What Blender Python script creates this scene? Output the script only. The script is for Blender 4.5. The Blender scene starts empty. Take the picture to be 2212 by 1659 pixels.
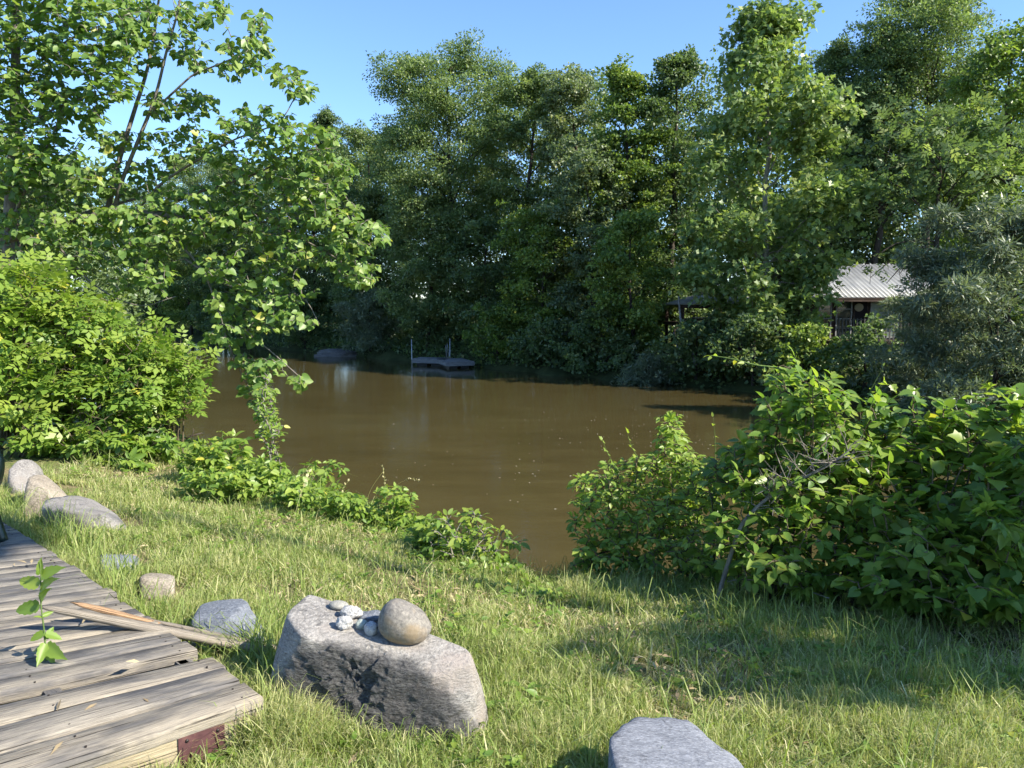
import bpy, bmesh, math, random
import numpy as np
from mathutils import Vector

SC = bpy.context.scene
COL = SC.collection
rng = np.random.default_rng(11)
random.seed(5)

# ------------------------------------------------------------------ camera geometry (metres; eye at origin of x,y)
EYE = 1.75
PITCH = math.radians(5.73)
FPX = 1640.0            # focal length for a 2212 px wide view of the place
CP, SP = math.cos(PITCH), math.sin(PITCH)

def ray(dx, dy):
    u = (dx - 1106.0) / FPX
    v = -(dy - 829.5) / FPX
    return np.array([u, CP + v * SP, -SP + v * CP])

def at_y(dx, dy, Y):
    d = ray(dx, dy)
    return d * (Y / d[1]) + np.array([0, 0, EYE])

def at_z(dx, dy, z):
    d = ray(dx, dy)
    return d * ((z - EYE) / d[2]) + np.array([0, 0, EYE])

# ------------------------------------------------------------------ numpy noise
def _hash(ix, iy, iz, seed):
    h = (ix.astype(np.int64) * 374761393 + iy.astype(np.int64) * 668265263 + iz.astype(np.int64) * 1274126177 + seed * 974634777) & 0xffffffff
    h = ((h ^ (h >> 13)) * 1274126177) & 0xffffffff
    h = (h ^ (h >> 16)) & 0xffffffff
    return h.astype(np.float64) / 4294967295.0

def vnoise(P, seed=0):
    P = np.asarray(P, float)
    i = np.floor(P).astype(np.int64)
    f = P - i
    f = f * f * (3 - 2 * f)
    r = 0
    for a in (0, 1):
        for b in (0, 1):
            for c in (0, 1):
                w = (f[:, 0] if a else 1 - f[:, 0]) * (f[:, 1] if b else 1 - f[:, 1]) * (f[:, 2] if c else 1 - f[:, 2])
                r = r + w * _hash(i[:, 0] + a, i[:, 1] + b, i[:, 2] + c, seed)
    return r * 2 - 1

def fbm(P, octaves=4, seed=0):
    r = 0; a = 1.0; tot = 0
    P = np.asarray(P, float)
    for k in range(octaves):
        r = r + a * vnoise(P * (2.03 ** k) + 17.3 * k, seed + k)
        tot += a
        a *= .5
    return r / tot

def fbm2(x, y, scale, octaves=3, seed=0):
    x = np.asarray(x, float); y = np.asarray(y, float)
    P = np.stack([x.ravel() * scale, y.ravel() * scale, np.full(x.size, 3.7)], 1)
    return fbm(P, octaves, seed).reshape(x.shape)

# ------------------------------------------------------------------ terrain height
S_K = np.array([-60, -8, 0, 1.5, 3.1, 3.9, 4.35, 4.8, 5.4, 6.6, 12, 20, 24.2, 25.2, 26.0, 28, 33, 60, 200, 900])
Z_K = np.array([1.2, .35, .06, 0, -.17, -.36, -.62, -1.05, -1.42, -1.75, -2.3, -2.2, -1.75, -1.33, -.85, -.55, -.15, 1.2, 5, 20.])
WATER = -1.35

def river_s(x, y):
    return .7413 * np.asarray(x, float) + .6712 * np.asarray(y, float)

def ground(x, y):
    x = np.asarray(x, float); y = np.asarray(y, float)
    s = river_s(x, y)
    w = fbm2(x, y, .55, 2, 3)
    s = s - .78 * np.maximum(0, x - .25) * np.clip((13 - s) / 6, 0, 1)      # the near bank swings out to the right
    s2 = s + w * np.where(s < 12, .22, .9)
    z = np.interp(s2, S_K, Z_K)
    amp = np.where(s < 6, .035, .12)
    return z + amp * fbm2(x, y, 1.7, 3, 9)

def near_s(x, y):
    s = river_s(x, y)
    return s - .78 * np.maximum(0, np.asarray(x, float) - .25) * np.clip((13 - s) / 6, 0, 1)

def gz(x, y):
    return float(ground(np.array([x]), np.array([y]))[0])

# ------------------------------------------------------------------ object helpers
def new_obj(name, me, parent=None):
    o = bpy.data.objects.new(name, me)
    COL.objects.link(o)
    if parent is not None:
        o.parent = parent
    return o

def tag(o, label=None, cat=None, group=None, kind=None):
    if label: o['label'] = label
    if cat: o['category'] = cat
    if group: o['group'] = group
    if kind: o['kind'] = kind
    return o

def thing(name, loc, label, cat, group=None):
    o = bpy.data.objects.new(name, None)
    o.empty_display_size = .2
    COL.objects.link(o)
    o.location = loc
    return tag(o, label, cat, group)

class Geo:
    """collects vertices / faces / per-vertex tint, and links them as one mesh object"""
    def __init__(self):
        self.V = []; self.F = []; self.T = []; self.n = 0; self.UV = []
    def add(self, V, F, tint=.5, uv=None):
        V = np.asarray(V, float).reshape(-1, 3)
        self.V.append(V)
        for f in F:
            f = np.asarray(f, int)
            if f.ndim == 1: f = f[None, :]
            self.F.append(f + self.n)
        t = np.broadcast_to(np.asarray(tint, float), (len(V),))
        self.T.append(t)
        self.UV.append(np.zeros((len(V), 2)) if uv is None else np.asarray(uv, float))
        self.n += len(V)
    def build(self, name, mat, parent=None, smooth=False, origin=None):
        V = np.concatenate(self.V) if self.V else np.zeros((0, 3))
        if origin is not None: V = V - np.asarray(origin, float)
        elif parent is not None: V = V - np.array(parent_origin(parent))
        me = bpy.data.meshes.new(name)
        loops = np.concatenate([f.ravel() for f in self.F]).astype(np.int32)
        tot = np.concatenate([np.full(len(f), f.shape[1], np.int32) for f in self.F])
        start = np.concatenate([[0], np.cumsum(tot)[:-1]]).astype(np.int32)
        me.vertices.add(len(V)); me.loops.add(len(loops)); me.polygons.add(len(tot))
        me.vertices.foreach_set('co', V.astype(np.float32).ravel())
        me.loops.foreach_set('vertex_index', loops)
        me.polygons.foreach_set('loop_start', start)
        me.polygons.foreach_set('loop_total', tot)
        if smooth: me.polygons.foreach_set('use_smooth', np.ones(len(tot), bool))
        me.update(calc_edges=True)
        at = me.attributes.new('tint', 'FLOAT', 'POINT')
        at.data.foreach_set('value', np.concatenate(self.T).astype(np.float32))
        uvs = np.concatenate(self.UV)
        if np.abs(uvs).sum() > 0:
            ul = me.uv_layers.new(name='UVMap')
            ul.data.foreach_set('uv', uvs[loops].astype(np.float32).ravel())
        me.materials.append(mat)
        o = new_obj(name, me, parent)
        if origin is not None and parent is None: o.location = origin
        return o

def parent_origin(p):
    x = np.zeros(3)
    while p is not None:
        x = x + np.array(p.location); p = p.parent
    return x

def tube(geo, pts, radii, sides=6, tint=.5, cap=True):
    pts = np.asarray(pts, float); n = len(pts)
    radii = np.broadcast_to(np.asarray(radii, float), (n,))
    d = np.gradient(pts, axis=0)
    d /= np.linalg.norm(d, axis=1)[:, None] + 1e-9
    ref = np.array([0, 0, 1.]) if abs(d[:, 2]).mean() < .8 else np.array([1., 0, 0])
    x = np.cross(d, ref); x /= np.linalg.norm(x, axis=1)[:, None] + 1e-9
    y = np.cross(d, x)
    a = np.linspace(0, 2 * np.pi, sides, endpoint=False)
    ring = pts[:, None, :] + radii[:, None, None] * (np.cos(a)[None, :, None] * x[:, None, :] + np.sin(a)[None, :, None] * y[:, None, :])
    V = ring.reshape(-1, 3)
    i = np.arange(n - 1)[:, None] * sides; k = np.arange(sides)[None, :]; k2 = (k + 1) % sides
    F = np.stack([i + k, i + k2, i + sides + k2, i + sides + k], -1).reshape(-1, 4)
    FF = [F]
    if cap:
        FF.append(np.arange(sides)[::-1][None, :]); FF.append((np.arange(sides) + (n - 1) * sides)[None, :])
    uvv = np.linspace(0, np.linalg.norm(np.diff(pts, axis=0), axis=1).sum(), n)
    uv = np.stack([np.repeat(uvv, sides), np.tile(a / 6.283 * radii.mean() * 6, n)], 1)
    geo.add(V, FF, tint, uv)

def box(geo, o, ax, ay, az, tint=.5, uv_off=0.0):
    """box from corner o spanned by vectors ax, ay, az; uv u runs along ax in metres"""
    o, ax, ay, az = (np.asarray(q, float) for q in (o, ax, ay, az))
    if np.dot(np.cross(ax, ay), az) < 0:
        o = o + ay; ay = -ay
    lx, ly, lz = (np.linalg.norm(q) for q in (ax, ay, az))
    P = lambda i, j, k: o + ax * i + ay * j + az * k
    for q in ([(0,0,0),(0,1,0),(1,1,0),(1,0,0)], [(0,0,1),(1,0,1),(1,1,1),(0,1,1)], [(0,0,0),(1,0,0),(1,0,1),(0,0,1)],
              [(1,1,0),(0,1,0),(0,1,1),(1,1,1)], [(0,1,0),(0,0,0),(0,0,1),(0,1,1)], [(1,0,0),(1,1,0),(1,1,1),(1,0,1)]):
        V = [P(*c) for c in q]
        uv = [(c[0] * lx + uv_off, c[1] * ly + c[2] * lz + uv_off * 3.1) for c in q]
        geo.add(V, [[0, 1, 2, 3]], tint, uv)

def resample(poly, step):
    poly = np.asarray(poly, float)
    # Catmull-Rom smoothing then equal steps
    P = np.vstack([2 * poly[0] - poly[1], poly, 2 * poly[-1] - poly[-2]])
    out = []
    for i in range(1, len(P) - 2):
        for t in np.linspace(0, 1, 12, endpoint=False):
            a, b, c, d = P[i - 1], P[i], P[i + 1], P[i + 2]
            out.append(.5 * ((2 * b) + (c - a) * t + (2 * a - 5 * b + 4 * c - d) * t * t + (3 * b - a - 3 * c + d) * t ** 3))
    out.append(poly[-1])
    out = np.array(out)
    L = np.concatenate([[0], np.cumsum(np.linalg.norm(np.diff(out, axis=0), axis=1))])
    n = max(3, int(L[-1] / step) + 1)
    q = np.linspace(0, L[-1], n)
    return np.stack([np.interp(q, L, out[:, k]) for k in range(3)], 1)

# ------------------------------------------------------------------ materials
def nodes_of(name):
    m = bpy.data.materials.new(name); m.use_nodes = True
    nt = m.node_tree; nt.nodes.clear()
    out = nt.nodes.new('ShaderNodeOutputMaterial')
    return m, nt, out

def N(nt, t, **kw):
    n = nt.nodes.new(t)
    for k, v in kw.items():
        if k in n.inputs.keys(): n.inputs[k].default_value = v
        else: setattr(n, k, v)
    return n

def L(nt, a, b): nt.links.new(a, b)

def ramp(nt, src, stops, interp='LINEAR'):
    r = nt.nodes.new('ShaderNodeValToRGB'); r.color_ramp.interpolation = interp
    e = r.color_ramp.elements
    while len(e) > 1: e.remove(e[-1])
    e[0].position = stops[0][0]; e[0].color = (*stops[0][1], 1)
    for p, c in stops[1:]:
        k = e.new(p); k.color = (*c, 1)
    L(nt, src, r.inputs['Fac'])
    return r.outputs['Color']

def mixc(nt, fac, a, b, mode='MIX'):
    m = nt.nodes.new('ShaderNodeMix'); m.data_type = 'RGBA'; m.blend_type = mode
    for sock, v in ((m.inputs['Factor'], fac), (m.inputs['A'], a), (m.inputs['B'], b)):
        pass
    ins = [m.inputs[0], m.inputs[6], m.inputs[7]]
    for s, v in zip(ins, (fac, a, b)):
        if isinstance(v, (int, float)): s.default_value = v
        elif isinstance(v, tuple): s.default_value = (*v, 1) if len(v) == 3 else v
        else: L(nt, v, s)
    return m.outputs[2]

def noise(nt, vec, scale, detail=4, rough=.55, dist=0.0):
    n = N(nt, 'ShaderNodeTexNoise'); n.inputs['Scale'].default_value = scale
    n.inputs['Detail'].default_value = detail; n.inputs['Roughness'].default_value = rough; n.inputs['Distortion'].default_value = dist
    if vec is not None: L(nt, vec, n.inputs['Vector'])
    return n.outputs['Fac']

def mapping(nt, vec, scale=(1, 1, 1), loc=(0, 0, 0), rot=(0, 0, 0)):
    m = nt.nodes.new('ShaderNodeMapping')
    m.inputs['Scale'].default_value = scale; m.inputs['Location'].default_value = loc; m.inputs['Rotation'].default_value = rot
    L(nt, vec, m.inputs['Vector'])
    return m.outputs['Vector']

def bump(nt, h, strength=.3, dist=.01):
    b = nt.nodes.new('ShaderNodeBump'); b.inputs['Strength'].default_value = strength; b.inputs['Distance'].default_value = dist
    L(nt, h, b.inputs['Height'])
    return b.outputs['Normal']

def principled(nt, out, color, rough=.8, spec=.3, normal=None, metallic=0.0):
    p = nt.nodes.new('ShaderNodeBsdfPrincipled')
    if isinstance(color, tuple): p.inputs['Base Color'].default_value = (*color, 1)
    else: L(nt, color, p.inputs['Base Color'])
    if isinstance(rough, (int, float)): p.inputs['Roughness'].default_value = rough
    else: L(nt, rough, p.inputs['Roughness'])
    p.inputs['Specular IOR Level'].default_value = spec
    p.inputs['Metallic'].default_value = metallic
    if normal is not None: L(nt, normal, p.inputs['Normal'])
    if out is not None: L(nt, p.outputs[0], out.inputs['Surface'])
    return p

def leaf_mat(name, dark, mid, light, trans=.38, rough=.42, spec=.45, tboost=1.25):
    """leaf: reflecting face + light passing through; 'tint' varies the leaf colour from leaf to leaf"""
    m, nt, out = nodes_of(name)
    a = N(nt, 'ShaderNodeAttribute', attribute_name='tint')
    c = ramp(nt, a.outputs['Fac'], [(0, dark), (.45, mid), (.86, light), (1, tuple(min(.6, q) for q in (light[0] * 1.7, light[1] * 1.25, light[2] * 1.1)))])
    p = principled(nt, None, c, rough, spec)
    t = nt.nodes.new('ShaderNodeBsdfTranslucent')
    tc = mixc(nt, 1.0, c, (1.05 * tboost, 1.12 * tboost, .55 * tboost), 'MULTIPLY')
    L(nt, tc, t.inputs['Color'])
    mx = nt.nodes.new('ShaderNodeMixShader'); mx.inputs[0].default_value = trans
    L(nt, p.outputs[0], mx.inputs[1]); L(nt, t.outputs[0], mx.inputs[2])
    L(nt, mx.outputs[0], out.inputs['Surface'])
    return m

def bark_mat(name, a, b, scale=14):
    m, nt, out = nodes_of(name)
    tc = N(nt, 'ShaderNodeTexCoord')
    v = mapping(nt, tc.outputs['Object'], (1, 1, .3))
    n1 = noise(nt, v, scale, 6, .65)
    c = ramp(nt, n1, [(.3, a), (.7, b)])
    principled(nt, out, c, .9, .15, bump(nt, n1, .6, .02))
    return m

M = {}
M['bark_dark'] = bark_mat('bark_dark', (.025, .02, .016), (.085, .07, .055))
M['bark_grey'] = bark_mat('bark_grey', (.09, .078, .065), (.26, .235, .2), 22)
M['bark_pale'] = bark_mat('bark_pale', (.12, .11, .09), (.38, .35, .30), 9)
M['twig'] = bark_mat('twig', (.06, .05, .03), (.16, .13, .08), 30)
M['stem_green'] = bark_mat('stem_green', (.07, .12, .03), (.14, .2, .06), 30)
M['driftwood'] = bark_mat('driftwood', (.10, .10, .10), (.30, .30, .30), 18)
# ================================================================== SETTING
SUN_AZ, SUN_EL = math.radians(114), math.radians(37)
cam = bpy.data.cameras.new('camera'); cam.sensor_width = 36; cam.lens = 36 / 2 / (1106 / FPX)
cam.clip_start = .05; cam.clip_end = 3000
co = bpy.data.objects.new('camera', cam); COL.objects.link(co)
co.location = (0, 0, EYE); co.rotation_euler = (math.radians(90) - PITCH, 0, 0)
SC.camera = co

w = bpy.data.worlds.new('World'); SC.world = w; w.use_nodes = True
wn = w.node_tree; wn.nodes.clear()
sky = wn.nodes.new('ShaderNodeTexSky'); sky.sky_type = 'NISHITA'; sky.sun_disc = False
sky.sun_elevation = SUN_EL; sky.sun_rotation = SUN_AZ; sky.altitude = 0; sky.air_density = 1.0; sky.dust_density = .1; sky.ozone_density = 6.5
bg = wn.nodes.new('ShaderNodeBackground'); bg.inputs['Strength'].default_value = .126
wo = wn.nodes.new('ShaderNodeOutputWorld')
L(wn, sky.outputs[0], bg.inputs['Color']); L(wn, bg.outputs[0], wo.inputs['Surface'])

sl = bpy.data.lights.new('sun', 'SUN'); sl.energy = 5.0; sl.angle = math.radians(.53); sl.color = (1, .93, .80)
so = bpy.data.objects.new('sun', sl); COL.objects.link(so)
Sdir = Vector((math.cos(SUN_EL) * math.sin(SUN_AZ), math.cos(SUN_EL) * math.cos(SUN_AZ), math.sin(SUN_EL)))
so.rotation_euler = (-Sdir).to_track_quat('-Z', 'Y').to_euler(); so.location = (30, 0, 30)

vs = SC.view_settings; vs.view_transform = 'Standard'; vs.look = 'None'; vs.exposure = 1.22; vs.gamma = 1; vs.use_curve_mapping = False
SC.render.engine = 'CYCLES'
cy = SC.cycles
cy.use_denoising = True; cy.max_bounces = 7; cy.diffuse_bounces = 4; cy.glossy_bounces = 3; cy.transmission_bounces = 4
cy.transparent_max_bounces = 4; cy.caustics_reflective = False; cy.caustics_refractive = False
cy.use_adaptive_sampling = True; cy.adaptive_threshold = .02

# ---- ground sheet
def axis(lo, hi, step, mid_lo, mid_hi, mid_step, far_lo, far_hi):
    a = list(np.arange(lo, hi + 1e-6, step))
    b = list(np.arange(hi + mid_step, mid_hi, mid_step)); c = list(np.arange(lo - mid_step, mid_lo, -mid_step))[::-1]
    far_p = [mid_hi * k for k in (1.0, 1.1, 1.25, 1.5, 2, 3, 5, 9)] + [far_hi]
    far_n = [far_lo] + [mid_lo * k for k in (9, 5, 3, 2, 1.5, 1.25, 1.1, 1.0)]
    far_n = [q for q in far_n if q >= far_lo]
    return np.array(sorted(set(far_n + c + a + b + [q for q in far_p if q <= far_hi])))
gx = axis(-12, 8, .12, -60, 60, .8, -900, 900)
gy = axis(-2, 15, .12, -20, 80, .8, -300, 1200)
GX, GY = np.meshgrid(gx, gy)
GZ = ground(GX, GY)
nx, ny = len(gx), len(gy)
ii = np.arange(ny - 1)[:, None] * nx + np.arange(nx - 1)[None, :]
gF = np.stack([ii, ii + 1, ii + nx + 1, ii + nx], -1).reshape(-1, 4)
g = Geo(); g.add(np.stack([GX.ravel(), GY.ravel(), GZ.ravel()], 1), [gF])
m, nt, out = nodes_of('soil_and_thatch')
tc = N(nt, 'ShaderNodeTexCoord'); P_ = tc.outputs['Object']
n1 = noise(nt, P_, 2.2, 5, .6); n2 = noise(nt, P_, 42, 4, .7)
c1 = ramp(nt, n2, [(.3, (.09, .07, .04)), (.5, (.20, .165, .085)), (.7, (.34, .28, .16))])
c2 = ramp(nt, n2, [(.3, (.06, .08, .025)), (.55, (.14, .17, .05)), (.75, (.22, .22, .085))])
n1r = ramp(nt, n1, [(.4, (0, 0, 0)), (.6, (1, 1, 1))])
c = mixc(nt, n1r, c1, c2)
sep = N(nt, 'ShaderNodeSeparateXYZ'); L(nt, P_, sep.inputs[0])
mud = N(nt, 'ShaderNodeMapRange'); mud.inputs['From Min'].default_value = -.75; mud.inputs['From Max'].default_value = -.5
L(nt, sep.outputs['Z'], mud.inputs['Value'])
c = mixc(nt, mud.outputs[0], (.06, .045, .028), c)
fy = N(nt, 'ShaderNodeMapRange'); fy.inputs['From Min'].default_value = 16; fy.inputs['From Max'].default_value = 20
L(nt, sep.outputs['Y'], fy.inputs['Value'])
c = mixc(nt, fy.outputs[0], c, ramp(nt, n1, [(.35, (.03, .04, .015)), (.65, (.06, .07, .025))]))
principled(nt, out, c, .95, .1, bump(nt, n2, .8, .03))
tag(g.build('ground', m, smooth=True), 'grassy river bank sloping down to the brown water', 'ground', kind='structure')

# ---- river
m, nt, out = nodes_of('muddy_water')
tc = N(nt, 'ShaderNodeTexCoord'); P_ = tc.outputs['Object']
na = noise(nt, mapping(nt, P_, (1, 1, 1), rot=(0, 0, .85)), .16, 4, .6, .6)
nb = noise(nt, mapping(nt, P_, (.5, 2.2, 1), rot=(0, 0, -.83)), .9, 4, .65)
nc = noise(nt, P_, 26, 3, .7)
c = ramp(nt, na, [(.3, (.050, .039, .0145)), (.5, (.065, .051, .019)), (.72, (.073, .061, .026))])
c = mixc(nt, .35, c, ramp(nt, nb, [(.3, (.042, .032, .012)), (.7, (.088, .070, .028))]))
c = mixc(nt, .10, c, ramp(nt, nc, [(.35, (.03, .021, .009)), (.7, (.095, .072, .033))]))
r1 = noise(nt, mapping(nt, P_, (1, 2.6, 1), rot=(0, 0, 0)), 2.6, 3, .55)
r2 = noise(nt, mapping(nt, P_, (1, 2.2, 1), rot=(0, 0, .2)), 11, 3, .6)
rr = N(nt, 'ShaderNodeMath', operation='ADD'); L(nt, r1, rr.inputs[0])
rm = N(nt, 'ShaderNodeMath', operation='MULTIPLY'); L(nt, r2, rm.inputs[0]); rm.inputs[1].default_value = .30
L(nt, rm.outputs[0], rr.inputs[1])
p = principled(nt, out, c, .035, .5, bump(nt, rr.outputs[0], .13, .03)); p.inputs['IOR'].default_value = 1.33
g = Geo(); g.add([(-700, -100, WATER), (500, -100, WATER), (500, 900, WATER), (-700, 900, WATER)], [[0, 1, 2, 3]])
tag(g.build('river_water', m), 'brown muddy river with tree reflections', 'river', kind='structure')

# ---- petals drifting on the water (uncountable specks)
g = Geo()
k = 700
X = rng.normal(2.6, 3.0, k); Y = rng.normal(17, 3.2, k)
sel = (river_s(X, Y) > 6) & (river_s(X, Y) < 22)
X2 = rng.uniform(-7, 8, 170); Y2 = rng.uniform(8, 24, 170); s2 = (river_s(X2, Y2) > 6) & (river_s(X2, Y2) < 23)
X = np.concatenate([X[sel][:230], X2[s2][:70]]); Y = np.concatenate([Y[sel][:230], Y2[s2][:70]])
for x, y in zip(X, Y):
    a = rng.uniform(0, 6.28); r = rng.uniform(.007, .020)
    th = a + np.array([0, 1.1, 2.2, 3.3, 4.4, 5.3])
    V = np.stack([x + r * np.cos(th) * rng.uniform(.7, 1.2, 6), y + r * .8 * np.sin(th), np.full(6, WATER + .006) + rng.uniform(0, .004, 6)], 1)
    g.add(V, [np.arange(6)[None, :]], rng.uniform(0, 1))
m, nt, out = nodes_of('petal'); a = N(nt, 'ShaderNodeAttribute', attribute_name='tint')
principled(nt, out, ramp(nt, a.outputs['Fac'], [(0, (.30, .24, .14)), (1, (.62, .58, .46))]), .7, .2)
tag(g.build('floating_petals', m), 'pale fallen petals scattered over the brown water', 'petals', kind='stuff')
# ================================================================== WOODEN DECK
DECK_Z = .25
EDGE = resample([(-.955, 2.80, DECK_Z), (-1.48, 3.32, DECK_Z), (-2.34, 4.12, DECK_Z), (-3.72, 5.38, DECK_Z), (-4.9, 6.45, DECK_Z)], .01)
EDGE_L = np.concatenate([[0], np.cumsum(np.linalg.norm(np.diff(EDGE, axis=0), axis=1))])

def edge_at(s):
    return np.array([np.interp(s, EDGE_L, EDGE[:, k]) for k in range(3)])

def board_dir(s):
    phi = math.radians(np.interp(s, [0, .55, 1.5, 3.6, 6], [51, 58, 64, 68, 69]))
    return np.array([-math.sin(phi), -math.cos(phi), 0.])

def wood_mat(name, pal, stain=.5, worn=(.50, .445, .36)):
    m, nt, out = nodes_of(name)
    uv = N(nt, 'ShaderNodeUVMap', uv_map='UVMap').outputs[0]
    grain = noise(nt, mapping(nt, uv, (1.5, 34, 1)), 3.0, 8, .72, .35)
    fine = noise(nt, mapping(nt, uv, (5, 190, 1)), 3.0, 4, .7)
    blot = noise(nt, mapping(nt, uv, (1.3, 4.5, 1)), 1.9, 5, .62, .3)
    cracks = noise(nt, mapping(nt, uv, (.8, 75, 1)), 2.2, 3, .5, .5)
    at = N(nt, 'ShaderNodeAttribute', attribute_name='tint').outputs['Fac']
    c = ramp(nt, grain, [(.34, pal[0]), (.46, pal[1]), (.56, pal[2]), (.68, worn)])
    c = mixc(nt, .6, c, ramp(nt, fine, [(.3, tuple(q * .45 for q in pal[1])), (.7, tuple(min(1, q * 1.35) for q in pal[2]))]))
    bl = ramp(nt, blot, [(.44, (0, 0, 0)), (.60, (stain, stain, stain))])
    c = mixc(nt, bl, c, mixc(nt, grain, (.035, .035, .042), (.17, .165, .165)))
    ck = ramp(nt, cracks, [(.33, (1, 1, 1)), (.39, (0, 0, 0))])
    c = mixc(nt, ck, c, (.025, .02, .018))
    tn = ramp(nt, at, [(0, (.72, .74, .78)), (.5, (.98, .97, .95)), (1, (1.18, 1.12, 1.0))])
    c = mixc(nt, 1.0, c, tn, 'MULTIPLY')
    nl_ = N(nt, 'ShaderNodeMath', operation='LESS_THAN'); L(nt, at, nl_.inputs[0]); nl_.inputs[1].default_value = -.5
    c = mixc(nt, nl_.outputs[0], c, (.03, .025, .022))
    h = N(nt, 'ShaderNodeMath', operation='SUBTRACT'); L(nt, grain, h.inputs[0]); L(nt, ck, h.inputs[1])
    principled(nt, out, c, .85, .2, bump(nt, h.outputs[0], .9, .008))
    return m

GREYWOOD = ((.08, .07, .06), (.20, .18, .152), (.315, .285, .24))
M['deck'] = wood_mat('weathered_deck_wood', GREYWOOD, .85)
M['fascia'] = wood_mat('pale_fascia_wood', ((.16, .13, .085), (.30, .25, .165), (.41, .35, .24)), .35, (.48, .42, .31))
M['splinter'] = wood_mat('splintered_wood', ((.12, .10, .08), (.27, .235, .19), (.38, .33, .27)), .25)
M['orangewood'] = wood_mat('fresh_broken_wood', ((.22, .12, .06), (.42, .25, .14), (.52, .34, .20)), .1, (.55, .40, .26))

deck = thing('wooden_deck', (-.955, 2.80, 0), 'weathered grey plank deck with a missing board and rusty corner plate', 'deck')
def board(geo, s0, s1, length, z, th=.036, uvo=0.0, tint=.5, taper=1.0):
    """one plank between edge positions s0 and s1, running away from the deck edge, slightly wavy and rounded"""
    p0, p1 = edge_at(s0), edge_at(s1)
    d0, d1 = board_dir(s0), board_dir(s1)
    jut = rng.normal(0, .006)
    n = 28; k = 5
    ts = np.linspace(-jut, length, n)
    ws = np.array([0, .05, .5, .95, 1.0]); zz = np.array([-.012, 0, -.002, 0, -.012])
    V = []; UV = []
    sag = rng.normal(0, .003); wob = rng.uniform(0, 6)
    for t in ts:
        a = p0 + d0 * t; b = p1 + d1 * t
        for wv, dz in zip(ws, zz):
            q = a + (b - a) * wv
            q = q + np.array([0, 0, z - DECK_Z + dz + sag * math.sin(t * 2.1 + wob) + .0012 * math.sin(t * 9 + wob * 2)])
            V.append(q); UV.append((t + uvo, wv * .14 + uvo * 1.7))
    V = np.array(V); UV = np.array(UV)
    Vb = V - np.array([0, 0, th]); 
    i = np.arange(n - 1)[:, None] * k + np.arange(k - 1)[None, :]
    top = np.stack([i, i + k, i + k + 1, i + 1], -1).reshape(-1, 4)[:, ::-1]
    m_ = n * k
    side = []
    for r in range(n - 1):
        a, b = r * k, (r + 1) * k
        side.append([a, b, b + m_, a + m_]); side.append([a + k - 1, a + k - 1 + m_, b + k - 1 + m_, b + k - 1])
    for c_ in range(k - 1):
        side.append([c_, c_ + m_, c_ + 1 + m_, c_ + 1])
    geo.add(np.vstack([V, Vb]), [top, np.array(side)], tint, np.vstack([UV, UV + np.array([0, .05])]))

gd = Geo()
s = 0.0; idx = 0
widths = [.185, .175, .150]
for wd in widths:                                   # raised front section
    board(gd, s + .005, s + wd - .007, 3.4, DECK_Z, uvo=idx * 7.3, tint=[.85, .6, .75][idx]); s += wd; idx += 1
gap0 = s; gap1 = s + .135
s = gap1
while s < 6.0:
    wd = .138 + rng.uniform(-.006, .006)
    board(gd, s + .004, s + wd - .009, 3.6, DECK_Z - .020 + rng.normal(0, .002), uvo=idx * 7.3, tint=float(np.clip(rng.normal(.5, .2), 0, 1)))
    s += wd; idx += 1
for sq in list(np.arange(.06, .52, .085)) + list(np.arange(gap1 + .03, 4.5, .069)):      # nail heads belong to the boards
    for off in (.055, .60, 1.15):
        q = edge_at(sq) + board_dir(sq) * (off + rng.normal(0, .006)); q[2] = DECK_Z - (.0 if sq < gap0 else .020) + rng.uniform(-.002, .001)
        tube(gd, [q - [0, 0, .012], q + [0, 0, .0015]], .0042, 7, tint=-1)
gd.build('decking_boards', M['deck'], deck, smooth=False)
g = Geo()                                           # joists under the boards, seen through the gap
for off in (.06, .55, 1.1, 1.7, 2.4):
    a = edge_at(.02) + board_dir(.02) * off; b = edge_at(5.9) + board_dir(5.9) * off
    box(g, a + np.array([0, 0, -.16]), b - a, np.array([.04, .04, 0]), (0, 0, .105), .15, off * 9)
bd = board_dir(gap0 + .04); nd = np.array([bd[1], -bd[0], 0.])
box(g, edge_at(gap0 + .018) + bd * .06 + np.array([0, 0, -.10]), bd * 2.6, nd * -.075, (0, 0, .028), .22, 3.3)
g.build('joists', M['deck'], deck)
c0 = edge_at(0); fd = board_dir(0); fn = np.array([-fd[1], fd[0], 0.])   # fn points from the front edge towards the lawn
if fn[1] > 0: fn = -fn
g = Geo(); box(g, c0 + fd * .012 - fn * .012 + np.array([0, 0, -.036 - .19]), fd * 3.2, -fn * .035, (0, 0, .186), .62, 2.0)
g.build('fascia_board', M['fascia'], deck)
g = Geo(); e1 = edge_at(.02); ed = edge_at(1.5) - edge_at(.02)
box(g, e1 + fd * .03 + np.array([0, 0, -.24]), ed * 3.2, fd * .035, (0, 0, .185), .3, 5.0)
g.build('side_board', M['deck'], deck)
m, nt, out = nodes_of('rusty_plate'); tc = N(nt, 'ShaderNodeTexCoord')
n1 = noise(nt, tc.outputs['Object'], 18, 5, .6); n2 = noise(nt, mapping(nt, tc.outputs['Object'], (1, 1, 6)), 40, 4, .6)
c = ramp(nt, n1, [(.3, (.055, .022, .024)), (.55, (.088, .038, .038)), (.75, (.15, .075, .06))])
c = mixc(nt, ramp(nt, n2, [(.6, (0, 0, 0)), (.75, (.7, .7, .7))]), c, (.30, .19, .10))
principled(nt, out, c, .7, .3, bump(nt, n2, .3, .004))
M['rust'] = m
g = Geo(); pl0 = c0 + fd * .155 - fn * .0095 + np.array([0, 0, -.036 - .175])
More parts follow.
